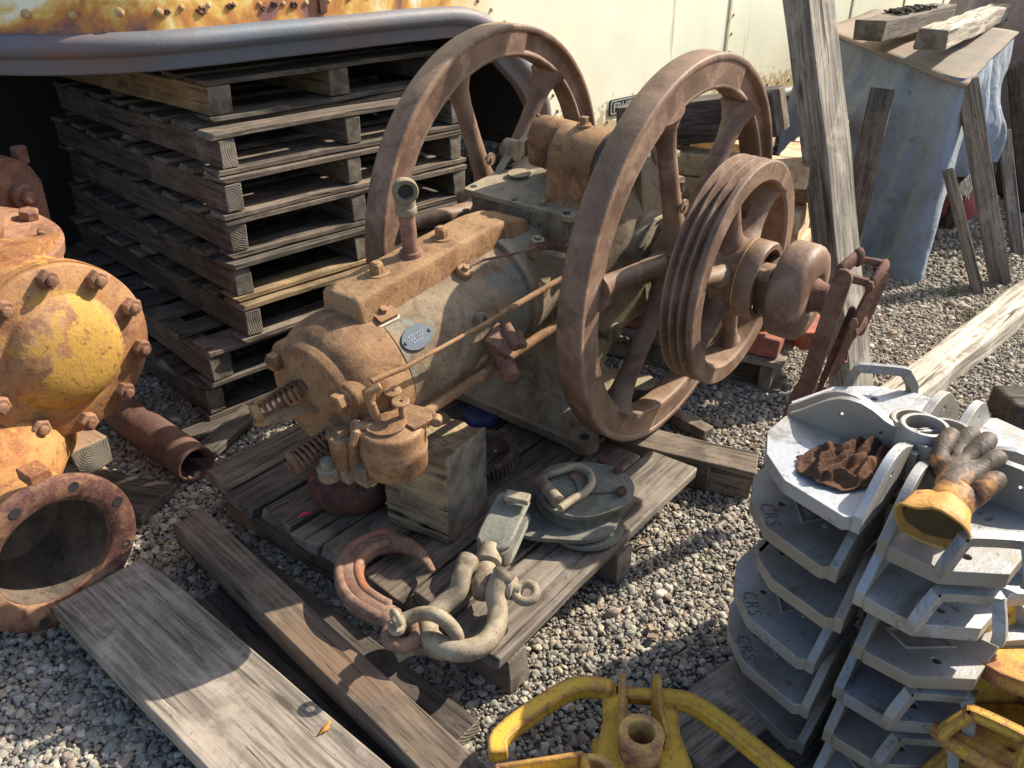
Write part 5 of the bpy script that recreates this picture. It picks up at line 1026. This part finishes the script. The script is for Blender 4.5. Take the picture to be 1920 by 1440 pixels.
ch = [[(cf, .040), (wr, .040), (pc, (.034, .028))]]
for (b_, tips) in fan:
    bb = G(*b_); c_ = [(pc, (.034, .028)), (bb, .0205)]
    for i, t in enumerate(tips): c_.append((G(*t), .0200 if i == 0 else .0160))
    ch.append(c_)
ch.append([(wr, .040), (G(1825, 928, .678), .0270), (G(1858, 906, .690), .0205), (G(1882, 892, .695), .0155)])
build_skin('hand_shell', ch, M_LEA, glove)
q = MB(); ax = (cf - wr).normalized(); c0_ = cf - ax * .02
q.lathe([(-.012, .036), (0, .043), (.02, .047), (.04, .051), (.058, .055), (.0595, .0535), (.04, .048), (.01, .040)], c0_, ax, 64)
for p in q.v: p.z = cf.z + (p.z - cf.z) * .66 + .010 * noise.noise(p * 26); p.y += .008 * noise.noise(p * 24)
q.build('cuff', M_LEA, glove, sharp=70)
hm = MB(); ang = [2 * math.pi * i / 60 for i in range(60)]; u_, v_ = perp(ax); hp_ = [c0_ + ax * .058 + (u_ * math.cos(a) + v_ * math.sin(a)) * .0545 for a in ang]
for p in hp_: p.z = cf.z + (p.z - cf.z) * .66 + .010 * noise.noise(p * 26); p.y += .008 * noise.noise(p * 24)
hm.tube(hp_, .0024, n=8, closed=True); hm.build('hem', rust('hem_leather', (.42, .22, .05), (.25, .12, .04), (.5, .3, .08), sc=20, bstr=.2), glove)
q = MB(); q.lathe([(.012, .0), (.014, .035), (.045, .047)], c0_, ax, 40)
for p in q.v: p.z = cf.z + (p.z - cf.z) * .60
q.build('lining', M_DIM, glove, sharp=80)
# brown rag: hand placed folds on a limp cloth
RID = [(-.9, -.1, -.2, .75, .85, .12), (-.75, -.35, .35, .15, .75, .10), (-.2, -.75, .25, -.1, .8, .11), (.1, .2, .95, .45, .9, .13), (-.5, .15, .3, .5, .6, .09), (.3, -.6, .8, -.2, .6, .10), (.25, -.15, .9, .0, .7, .09), (-.85, -.1, -.3, -.75, .6, .08), (-.35, -.1, .05, .1, .5, .07), (-.1, .5, .6, .8, .7, .12), (.0, -.9, .1, -.35, .4, .05)]
def rag(name, sx, sy, h, mat, loc, rot, label, cat, n=90):
    q = MB(); vs = []; fs = []; sd = 3.3
    for j in range(n + 1):
        for i in range(n + 1):
            u, v = i / n * 2 - 1, j / n * 2 - 1; e = max(abs(u), abs(v)); r = math.hypot(u, v) / e if e > 1e-6 else 1
            x, y = u / r ** .7, v / r ** .7; w1 = noise.noise_vector(Vector((x * 1.6, y * 1.6, sd))) * .28; w2 = noise.noise_vector(Vector((x * 4, y * 4, sd + 4))) * .04; X, Y = x + w1.x + w2.x, y + w1.y + w2.y
            z = .10 + .16 * (1 - e ** 2); 
            for (a, b_, c, d, hh, ww) in RID:
                dx, dy = c - a, d - b_; L2 = dx * dx + dy * dy; t = max(0, min(1, ((X - a) * dx + (Y - b_) * dy) / L2)); dd = math.hypot(X - a - dx * t, Y - b_ - dy * t); z = max(z, hh * math.exp(-(dd / ww) ** 2 * .6) * (.70 + .30 * math.sin(t * 3.1)) + .06)
            z = z * h + .0015 * noise.noise(Vector((x * 14, y * 14, 1))) + .006 * noise.noise(Vector((x * 4, y * 4, 6)))
            wob = 1 + .25 * noise.noise(Vector((math.atan2(v, u) * 1.2, sd, 2))) + .05 * noise.noise(Vector((math.atan2(v, u) * 8, sd, 2)))
            if e > .93: z = z * .6 + .003
            vs.append((x * sx * wob, y * sy * wob, max(.002, z)))
    for j in range(n):
        for i in range(n): k = j * (n + 1) + i; fs.append([k, k + 1, k + n + 2, k + n + 1])
    q.add(vs, fs); o = q.build(name, mat, None, sharp=180); o.location = loc; o.rotation_euler = (0, 0, rot); sd_ = o.modifiers.new('t', 'SOLIDIFY'); sd_.thickness = .0025; sd_.offset = -1; s2 = o.modifiers.new('s', 'SUBSURF'); s2.levels = 1; s2.render_levels = 1
    return tag(o, label, cat)
M_RAG = plain('rag_cloth', (.085, .05, .035), .98, 0, 40, .5, dirt=(.16, .085, .05), damt=.6, bstr=.5, spec=.05)
rag('brown_rag', .100, .066, .040, M_RAG, P(1598, 874, .617), math.radians(22), 'crumpled dark brown rag glove on the left silver casting', 'rag')
# ------------------------------------------------------------------ leaning post
B0 = P(1600, 742, 0.0); T0 = PV(1517, 0, B0, -60); px_ = (T0 - B0).normalized(); o = board('timber_post', 2.15, .085, .165, M_POST, seed=41, sub=40, jit=.004, rag=.01, bev=.006)
# two faces towards the camera: azimuth 135 and 225
y_ = azv(135); y_ = (y_ - px_ * y_.dot(px_)).normalized(); z_ = px_.cross(y_); m = Matrix((px_, y_, z_)).transposed().to_4x4(); m.translation = B0 + px_ * 1.06; o.matrix_world = m
tag(o, 'tall silver grey timber post leaning against the trailer beside the pulley', 'post')
# ------------------------------------------------------------------ bleached beam at the right
a, b = P(1640, 728, .10), P(1925, 515, .10); plank('bleached_beam', a, ext(a, b, 1.5), .125, .10, M_PALE, 'cracked bleached square beam lying on gravel at the right edge', 'beam', seed=42, side=1, sub=40, jit=.007, rag=.02, bev=.012)
# ------------------------------------------------------------------ covered table with tarp
C1 = Vector((1.90, 3.75, .93)); C2 = Vector((2.465, 4.50, 1.0)); C0 = Vector((1.62, 4.68, 1.0)); C3 = C0 + C2 - C1; C3.z = 1.02
def tarp_mat(name, col, dirt, sc=4):
    m, n = newmat(name); b = NB(n); v = b.coords(rand=False); a = b.noise(v, sc, 5, .6, .8); f = b.noise(v, 240, 2, .5); k = b.noise(v, 8, 3, .5, 1.0); k2 = b.noise(v, 30, 4, .65, .5)
    c = b.mix(b.ramp(a, [(.42, 0.0), (.66, .7)]), col, dirt); c = b.mix(b.ramp(b.noise(v, sc * 3.5, 6, .7, 1.0), [(.56, 0.0), (.68, .4)]), c, tuple(x * .6 for x in dirt)); c = b.mix(b.ramp(k2, [(.60, 0.0), (.72, .55)]), c, tuple(x * .4 for x in dirt))
    b.finish(c, .75, 0, k, .7, .02, .35, f, .3, .001, sheen=.1); return m
M_TARP = tarp_mat('tarp_canvas', (.215, .262, .325), (.15, .14, .145)); M_PURP = tarp_mat('purple_tarp', (.23, .19, .225), (.17, .13, .13), 3)
tb = empty('covered_table', Vector((2.0, 4.4, 0)), 'table covered by a hanging blue grey canvas and a brown sheet', 'table')
TO = tb.location.copy()
def canvas():
    # one cloth hanging round the corner: front leg C0 -> C1, side leg C1 -> C2
    A = C0 + (C0 - C1) * .12; dn = Vector((0, 0, -.012)); path = [A.lerp(C1, i / 70) for i in range(70)] + [C1.lerp(C2, i / 56) for i in range(57)]
    n = len(path); nF = 70; m = 60; vs = []; fs = []; dF = (C1 - A).normalized(); dS = (C2 - C1).normalized(); NF_ = Vector((dF.y, -dF.x, 0)).normalized(); NS = Vector((dS.y, -dS.x, 0)).normalized()
    if NF_.dot(Vector((-1, -1, 0))) < 0: NF_ = -NF_
    if NS.dot(Vector((1, -1, 0))) < 0: NS = -NS
    for j in range(m + 1):
        t = j / m
        for i, p in enumerate(path):
            k = max(0, min(1, (i - nF + 5) / 10)); N_ = (NF_ * (1 - k) + NS * k).normalized(); s_ = i / 40.0
            zb = .015 if i < nF + 2 else min(.44, .015 + (i - nF - 2) * .055)
            env = (.12 + t) * (.35 + .65 * min(1, abs(i - nF) / 12))
            w_ = .048 * env * math.sin(s_ * 11.5 + 2.0 * noise.noise(Vector((s_ * 1.5, 2, t * 1.2)))) + .022 * env * math.sin(s_ * 27 + 3 * noise.noise(Vector((s_ * 2, 5, t * 1.4)))) + .10 * env * noise.noise(Vector((s_ * 1.7, t * 1.6, 3))) + .012 * noise.noise(Vector((s_ * 5 + t * 2, t * 3 - s_, 8)))
            rid = abs(noise.noise(Vector((s_ * 4 + t * .8, t * .9, 11)))); w_ += (.09 if i < nF else .06) * (.25 - rid) * env; r2 = abs(noise.noise(Vector((s_ * 8 - t * 3, t * 3 + s_ * 2, 21)))); w_ += .010 * (.2 - min(.2, r2)) / .2 * (.3 + env) * (1 if i < nF else .35)
            w_ += .10 * math.exp(-((i - 36) ** 2 / 90 + (t - .30) ** 2 / .012)) + .03 * math.exp(-((i - 48) ** 2 / 30 + (t - .38) ** 2 / .03))
            p2 = Vector((p.x, p.y, p.z + dn.z + (zb - p.z) * t)) + N_ * (w_ + .03 + (.05 * t if i < nF else .02 * t))
            if i < nF: p2 += Vector((dF.x, dF.y, 0)) * (-.10 * max(0, t - .72) * (i / nF))
            vs.append(p2 - TO)
    for j in range(m):
        for i in range(n - 1): k = j * n + i; fs.append([k, k + 1, k + n + 1, k + n])
    q = MB(); q.add(vs, fs); o = q.build('canvas_cover', M_TARP, tb, sharp=180); sd = o.modifiers.new('t', 'SOLIDIFY'); sd.thickness = .003; s2 = o.modifiers.new('s', 'SUBSURF'); s2.levels = 1; s2.render_levels = 1
canvas()
q = MB(); top = [C1, C2, C3, C0]; c_ = (C1 + C3) / 2; nn = 16; vs = []; fs = []
OV = .05
for j in range(nn + 1):
    for i in range(nn + 1):
        u, v = i / nn, j / nn; p = C1.lerp(C2, u).lerp(C0.lerp(C3, u), v); o_ = p - c_; o_.z = 0; p = p + o_ * .10
        bow = .06 * math.sin(math.pi * v) * (1 - u) ** 2; p = p + Vector((-.8, -.5, 0)) * bow; p.z += .012 + .012 * noise.noise(p * 3) - .05 * max(0, 1 - u - v * 1.5) ** 2
        vs.append(p - TO)
for j in range(nn):
    for i in range(nn): k = j * (nn + 1) + i; fs.append([k, k + 1, k + nn + 2, k + nn + 1])
q.add(vs, fs); o = q.build('top_sheet', plain('brown_board_sheet', (.24, .21, .165), .9, 0, 9, .6, dirt=(.28, .19, .13), damt=.8, bstr=.5), tb, sharp=60, loc=(0, 0, 0)); sd = o.modifiers.new('t', 'SOLIDIFY'); sd.thickness = .012
# frayed edge threads of the hanging canvas
q = MB(); rd = random.Random(12); A = C1.lerp(C2, .15); B = C2
for i in range(150):
    s_ = rd.random(); p = A.lerp(B, s_); p = Vector((p.x + .05, p.y - .04, .45)) + Vector((.6, -.8, 0)) * .02; q.tube([p - TO, p - TO + Vector((rd.uniform(-.02, .02), rd.uniform(-.02, .02), -.04)), p - TO + Vector((rd.uniform(-.03, .03), rd.uniform(-.03, .03), -rd.uniform(.06, .11)))], .0016, n=4)
fr = q.build('frayed_fringe', plain('thread', (.33, .32, .29), .9, 0, 10), tb); fr['kind'] = 'stuff'
for x, y in ((1.99, 3.98), (2.42, 4.52), (1.72, 4.62)):
    q = MB(); q.box((x - TO.x, y - TO.y, .46), (.07, .07, .92)); q.build('leg', M_DKW, tb, bevel=.004)
q = MB(); zt = -.03; q.add([C1 + Vector((.03, .08, zt)) - TO, C2 + Vector((-.05, .0, zt)) - TO, C3 + Vector((-.05, -.05, zt)) - TO, C0 + Vector((.05, -.05, zt)) - TO], [[0, 1, 2, 3]]); o = q.build('table_top', M_DKW, tb); sd = o.modifiers.new('t', 'SOLIDIFY'); sd.thickness = .03; sd.offset = -1
# beams lying on the sheet
a, b = P(1648, 33, 1.10), P(1760, 8, 1.10); plank('mossy_beam', P(1606, 35, 1.115), P(1745, 8, 1.115), .13, .085, M_GREYW, 'grey beam with crumbly dark litter on top, lying on the sheet', 'beam', seed=51, side=1, sub=20, rag=.02, jit=.006)
plank('white_beam', P(1722, 52, 1.10), P(1855, 6, 1.10), .12, .085, M_PALE, 'sun bleached white beam with splintered end on the sheet', 'beam', seed=52, side=1, sub=20, rag=.03, jit=.008, bev=.01)
# leaning props
def prop(a, b, W, T, mat, label, seed, yaw=0.0):
    a, b = Vector(a), Vector(b); x = (b - a).normalized(); y = azv(yaw); y = (y - x * y.dot(x)).normalized(); z = x.cross(y); L = (b - a).length
    o = board('prop_stick', L, W, T, mat, seed=seed, sub=16, rag=.006); m = Matrix((x, y, z)).transposed().to_4x4(); m.translation = (a + b) / 2; o.matrix_world = m; return tag(o, label, 'prop', 'props leaning on the covered table')
prop(P(1876, 533, 0), PV(1812, 150, (2.0, 3.80, 0), 60), .085, .038, M_GREYW, 'broad grey prop leaning on the front corner of the canvas', 61, 100)
prop(P(1834, 550, 0), PV(1777, 318, (1.98, 3.70, 0), 60), .045, .030, M_GREYW, 'thin short prop under the canvas, left of the broad one', 62, 100)
prop(P(1908, 478, 0), PV(1882, 245, (2.5, 4.35, 0), 60), .06, .03, M_GREYW, 'third prop, right of the broad one, under the frayed canvas', 63, 100)
prop(P(1930, 400, 0), PV(1905, 120, (2.9, 4.7, 0), 60), .09, .04, M_DKW, 'dark prop at the right edge in front of the purple cover', 64, 100)
a = PV(1655, 168, (1.60, 3.76, 0), -45); b = P(1560, 590, 0.0); xx = (b - a).normalized(); o = board('leaning_board', (b - a).length, .10, .045, M_PAL, seed=65, sub=20); y_ = azv(115); y_ = (y_ - xx * y_.dot(xx)).normalized(); z_ = xx.cross(y_); m = Matrix((xx, y_, z_)).transposed().to_4x4(); m.translation = (a + b) / 2; o.matrix_world = m
tag(o, 'short grey and yellow board leaning against the canvas behind the tall post', 'board')
q = MB(); q.lathe([(-.10, 0), (-.09, .05), (-.03, .085), (.05, .075), (.1, .03), (.11, 0)], (0, 0, 0), (0, 0, 1), 24)
for p in q.v: p += noise.noise_vector(p * 8) * .03
o = q.build('red_bag', plain('red_plastic', (.42, .10, .08), .6, 0, 10), None, sharp=80, loc=P(1795, 375, .14) + Vector((0, 0, .0))); tag(o, 'faded red bag lying in the shade under the covered table', 'bag'); o.scale = (1.3, 1.3, 1.25)
# purple cover behind
q = MB(); vs = []; fs = []; nu, nv = 90, 60; PCn = Vector((3.45, 5.45, 0))
for j in range(nv + 1):
    for i in range(nu + 1):
        a = 2 * math.pi * i / nu; t = j / nv; ca, sa_ = math.cos(a), math.sin(a); sq = 1 / max(abs(ca), abs(sa_)) ** .7; R_ = (.62 if t < .75 else .62 * math.cos((t - .75) / .25 * math.pi / 2)) * sq
        z = .35 + 1.0 * min(1, t / .8) + (.03 if t > .8 else 0); R_ += .05 * math.sin(a * 11 + 2 * noise.noise(Vector((a, t * 3, 1)))) * (1 - t) + .09 * noise.noise(Vector((ca * 2.2, sa_ * 2.2, t * 3.5)))
        z += .06 * noise.noise(Vector((ca * 2, sa_ * 2, 7 + t)))
        vs.append((R_ * ca, R_ * sa_, z))
for j in range(nv):
    for i in range(nu): fs.append([j * (nu + 1) + i, j * (nu + 1) + i + 1, (j + 1) * (nu + 1) + i + 1, (j + 1) * (nu + 1) + i])
pcv = empty('covered_machine', PCn, 'machine wrapped in a faded purple grey tarp at the upper right', 'machine'); q.add(vs, fs); q.build('purple_cover', M_PURP, pcv, sharp=180)
q = MB(); q.box((0, 0, .3), (.9, .8, .6)); q.build('machine_body', M_BLK, pcv, bevel=.03)
# ------------------------------------------------------------------ brick stack on its pallet
KX, KY = azv(-62), azv(28); KC = P(1450, 742, 0); KM = Matrix((KX, KY, Vector((0, 0, 1)))).transposed().to_4x4(); 
# right handed frame: x runs along the right side (azimuth 28), y along the front (azimuth -62)
KM = Matrix((KY, KX, Vector((0, 0, 1)))).transposed().to_4x4(); KM.translation = KC
kp = empty('brick_pallet', KM, 'weathered low pallet carrying the stacked bricks behind the flywheel', 'pallet')
for i, y in enumerate((.02, .42, .86)): o = board('stringer', 1.0, .045, .085, M_GREYW, kp, seed=200 + i); o.location = (.5, y + .02, .062)
for i, x in enumerate((.05, .22, .40, .60, .80, .95)): o = board('deck_board', .95, .11, .02, M_GREYW, kp, seed=210 + i); o.location = (x + .005, .46, .115); o.rotation_euler = (0, 0, math.pi / 2)
for i, x in enumerate((.05, .5, .95)): o = board('bottom_board', .95, .10, .018, M_GREYW, kp, seed=220 + i); o.location = (x + .005, .46, .0105); o.rotation_euler = (0, 0, math.pi / 2)
def brickmat(name, col, dirt): return rust(name, col, dirt, tuple(min(1, x * 1.3) for x in col), sc=9, bstr=.45, rough=.92, fleck=.3)
M_BY = brickmat('fire_brick', (.40, .31, .175), (.20, .165, .12)); M_BR = brickmat('red_brick', (.34, .12, .075), (.18, .085, .065)); M_BW = brickmat('pale_brick', (.52, .40, .26), (.40, .2, .1))
def brick0(mat, seed):
    q = MB(); q.box((0, 0, 0), (.228, .112, .074), sub=4)
    for p in q.v: p += noise.noise_vector(p * 22 + Vector((seed, 0, 0))) * .005
    return q.build('brick', mat, None, bevel=.005, sharp=50)
protos = {}; rd = random.Random(31)
NUM = ['bottom', 'second', 'third', 'fourth', 'fifth', 'sixth', 'seventh', 'eighth', 'top']
def putbrick(x, y, z, rz, kind, jit=.006, lab=None):
    mt, lb, gp = {'y': (M_BY, 'dusty yellow fire brick in the stack seen through the near flywheel', 'yellow fire bricks in the stack'), 'r': (M_BR, 'red brick in the lower courses on the brick pallet', 'red bricks on the brick pallet'), 'w': (M_BW, 'pale orange brick on the sunny right side of the stack', 'pale bricks on the sunny side of the stack')}[kind]
    if kind not in protos: o = brick0(mt, rd.random() * 9); protos[kind] = o; tag(o, lb, 'brick', gp)
    else: o = protos[kind].copy(); COL.objects.link(o)
    if lab: o['label'] = lab
    o.matrix_world = KM @ Matrix.Translation((x + rd.uniform(-jit, jit), y + rd.uniform(-jit, jit), z)) @ Matrix.Rotation(rz + rd.uniform(-.04, .04), 4, 'Z'); return o
for c in range(9):
    z = .127 + .0375 + c * .0762
    for i in range(4):                     # front face: stretchers along y, hidden core left out
        y = .13 + i * .232 + (.11 if c % 2 else 0); kind = 'r' if c < 2 else ('w' if (i == 0 and c > 4) else 'y')
        if y > .95: continue
        putbrick(.09, y, z, math.pi / 2, kind, lab='%s brick, %s course, %s from the post on the front face' % ({'r': 'red', 'w': 'pale orange', 'y': 'dusty yellow'}[kind], NUM[c] + (' from the ground' if 0 < c < 8 else ''), ('first', 'second', 'third', 'fourth')[i]))
    for i in range(3): kd = 'r' if c < 3 or (c == 4 and i == 1) else 'w'; putbrick(.27 + i * .235, .085, z, 0, kd, .012, lab='%s brick, %s course, %s back along the side by the post' % ({'r': 'red', 'w': 'pale orange'}[kd], NUM[c] + (' from the ground' if 0 < c < 8 else ''), ('first', 'second', 'third')[i]))
    if c == 8:
        for i in range(2): putbrick(.30 + i * .24, .35, z, math.pi / 2, 'y', lab='yellow brick on top inside the stack, %s back from the front' % ('first', 'second')[i])
putbrick(.27, -.04, .165, .5, 'r', lab='loose red brick turned askew at the pallet corner, farther one')
plank('charred_beam', PV(1150, 204, KM @ Vector((.03, 0, 0)), -62), PV(1452, 176, KM @ Vector((.03, 0, 0)), -62), .17, .135, M_DKW, 'dark charred beam with grey top lying on the brick stack', 'beam', seed=71, side=-1, sub=20, rag=.01, jit=.006)
q = MB(); q.lathe([(0, 0), (.02, .13), (.12, .12), (.2, .05), (.22, 0)], (0, 0, 0), (0, 0, 1), 20)
for p in q.v: p += noise.noise_vector(p * 9) * .05
o = q.build('red_mesh_sack', plain('red_mesh', (.38, .05, .06), .8, 0, 120, .8, bstr=1.0), None, sharp=60, loc=KM @ Vector((.70, .06, .40))); tag(o, 'red mesh sack squeezed between bricks and tall post', 'sack')
# ------------------------------------------------------------------ cords on the gravel
M_CR = plain('red_cord_cloth', (.55, .04, .04), .6, 0, 80); 
def cordmat():
    m, n = newmat('blue_cord_cloth'); b = NB(n); v = b.coords(rand=False); w_ = b.nd('ShaderNodeTexWave'); b.ln(v, w_.inputs[0]); w_.inputs['Scale'].default_value = 60; c = b.ramp(w_.outputs['Fac'], [(.7, (.03, .16, .50)), (.8, (.6, .7, .8))]); b.finish(c, .6); return m
M_CB = cordmat()
def cord(pts, mat, name, label, r=.005): 
    q = MB(); base = P(*pts[0][:2], 0); q.tube([p - base for p in spline([P(u, v, z) for u, v, z in pts], 8)], r, n=8); o = q.build(name, mat, None, loc=base); return tag(o, label, 'cord', 'bungee cords on the gravel at the right edge')
cord([(1893, 772, .03), (1890, 795, .03), (1866, 812, .02), (1845, 820, .02)], M_CB, 'bungee_cord', 'blue and white checked cord running down to a knot')
cord([(1935, 800, .03), (1900, 800, .03), (1880, 808, .03), (1850, 818, .02)], M_CB, 'bungee_cord', 'second blue checked cord crossing at the knot')
cord([(1860, 800, .02), (1880, 815, .03), (1908, 825, .03), (1915, 815, .03), (1905, 806, .03)], M_CR, 'bungee_cord', 'bright red cord with a hooked loop')
cord([(1935, 850, .03), (1900, 825, .04), (1876, 820, .03), (1873, 835, .02), (1890, 855, .01)], plain('pale_blue_cord', (.25, .5, .7), .6, 0, 90), 'bungee_cord', 'pale blue cord looping below the red one')
q = MB(); q.tube([Vector((.028 * math.cos(a), .028 * math.sin(a), .012)) for a in [2 * math.pi * i / 24 for i in range(24)]], .004, n=8, closed=True); o = q.build('wire_ring', M_BLK, None, loc=P(1890, 755, 0)); tag(o, 'small dark wire ring on gravel near the blue cords', 'ring')
q = MB(); q.box((0, 0, .05), (.3, .2, .12), sub=4)
for p in q.v: p += noise.noise_vector(p * 6) * .03
o = q.build('dark_block', M_DKW, None, bevel=.02, loc=P(1955, 790, 0)); tag(o, 'dark wooden block at the right picture edge near the cords', 'block')
# ------------------------------------------------------------------ grass tufts and bits of straw
q = MB(); rd = random.Random(5)
for i in range(420):
    if i < 260: x, y = rd.uniform(1.75, 2.9), rd.uniform(3.3, 4.4)
    else: x, y = rd.uniform(-.9, 1.3), rd.uniform(.9, 2.6)
    L = rd.uniform(.02, .07); a = rd.uniform(0, 6.28); p = Vector((x, y, .012)); d = Vector((math.cos(a), math.sin(a), rd.uniform(.0, .5 if i < 260 else .15))) * L
    q.tube([p, p + d * .5 + Vector((0, 0, .006)), p + d], [.0009, .0008, .0003], n=3)
o = q.build('dry_straw', plain('straw', (.42, .36, .22), .9, 0, 10)); tag(o, kind='stuff')
q = MB()
for i in range(260):
    c = [(2.0, 3.55), (2.25, 3.5), (2.45, 3.95), (1.95, 3.3)][i % 4]; a = rd.uniform(0, 6.28); r = abs(rd.gauss(0, .04)); p = Vector((c[0] + r * math.cos(a), c[1] + r * math.sin(a), .008)); h = rd.uniform(.01, .035)
    q.add([p, p + Vector((.003, 0, 0)), p + Vector((rd.uniform(-.01, .01), rd.uniform(-.01, .01), h))], [[0, 1, 2]])
o = q.build('weeds', plain('green_weed', (.12, .19, .03), .8, 0, 10)); tag(o, kind='stuff')

# green paint spill on the pallet corner, bits of litter
M_GP = plain('green_paint', (.02, .30, .14), .5, 0, 40, .3)
q = MB(); rd = random.Random(3); vs = [(0, 0, 0)]; k = 18
for i in range(k):
    a = 2 * math.pi * i / k; r = rd.uniform(.5, 1.2); vs.append((.035 * r * math.cos(a), .010 * r * math.sin(a), 0))
q.add(vs, [[0, 1 + i, 1 + (i + 1) % k] for i in range(k)]); o = q.build('paint_spill', M_GP, ep_, loc=(.018, .045, .1495)); o.rotation_euler = (0, 0, .7); sd = o.modifiers.new('t', 'SOLIDIFY'); sd.thickness = .001
q = MB(); q.tube([P(560, 970, .137), P(568, 964, .142), P(580, 962, .139), P(586, 958, .137)], [.002, .005, .004, .001], n=6); b_ = q.build('ribbon_scrap', plain('pink_ribbon', (.6, .05, .10), .5, 0, 30), None, sharp=60); tag(b_, 'tiny pink ribbon scrap between the pallet boards', 'scrap')

# crumbly litter on the mossy beam, chips and leaves on the ground
def litter(name, mat, n, place, smin, smax, seed, parent=None):
    q = MB(); rd = random.Random(seed)
    for i in range(n):
        p = place(rd); s_ = rd.uniform(smin, smax); R_ = Euler((rd.uniform(-.5, .5), rd.uniform(-.5, .5), rd.uniform(0, 6.28))).to_matrix(); q.box(p, (s_, s_ * rd.uniform(.3, .8), s_ * rd.uniform(.12, .4)), R_)
    o = q.build(name, mat, parent); o['kind'] = 'stuff'; return o
mb_ = bpy.data.objects.get('mossy_beam')
litter('dark_litter', plain('litter', (.055, .045, .035), .95, 0, 60), 260, lambda r: Vector((r.uniform(-.22, .22), r.uniform(-.05, .05), .048 + .012 * r.random())), .006, .022, 4, mb_)
litter('wood_chips', plain('chips', (.27, .20, .13), .95, 0, 40), 240, lambda r: (lambda a: Vector((a[0] + r.gauss(0, .28), a[1] + r.gauss(0, .22), .016)))(r.choice([(-.75, 1.75), (-.3, 1.25), (.1, 1.2), (.75, 2.1), (-.9, 2.2)])), .006, .026, 8)
lf = MB(); vs = [(0, 0, 0)] + [(.016 * math.cos(a) * (1 + .4 * math.sin(3 * a)), .006 * math.sin(a), .002 * math.sin(2 * a)) for a in [2 * math.pi * i / 16 for i in range(16)]]; lf.add(vs, [[0, 1 + i, 1 + (i + 1) % 16] for i in range(16)])
o = lf.build('dry_sprig', plain('orange_sprig', (.45, .20, .03), .9, 0, 60), None, loc=P(610, 1365, .104)); o.rotation_euler = (0, 0, 1.0); sd = o.modifiers.new('t', 'SOLIDIFY'); sd.thickness = .002; tag(o, 'tiny orange dry sprig on the sunlit part of the wide plank', 'sprig')
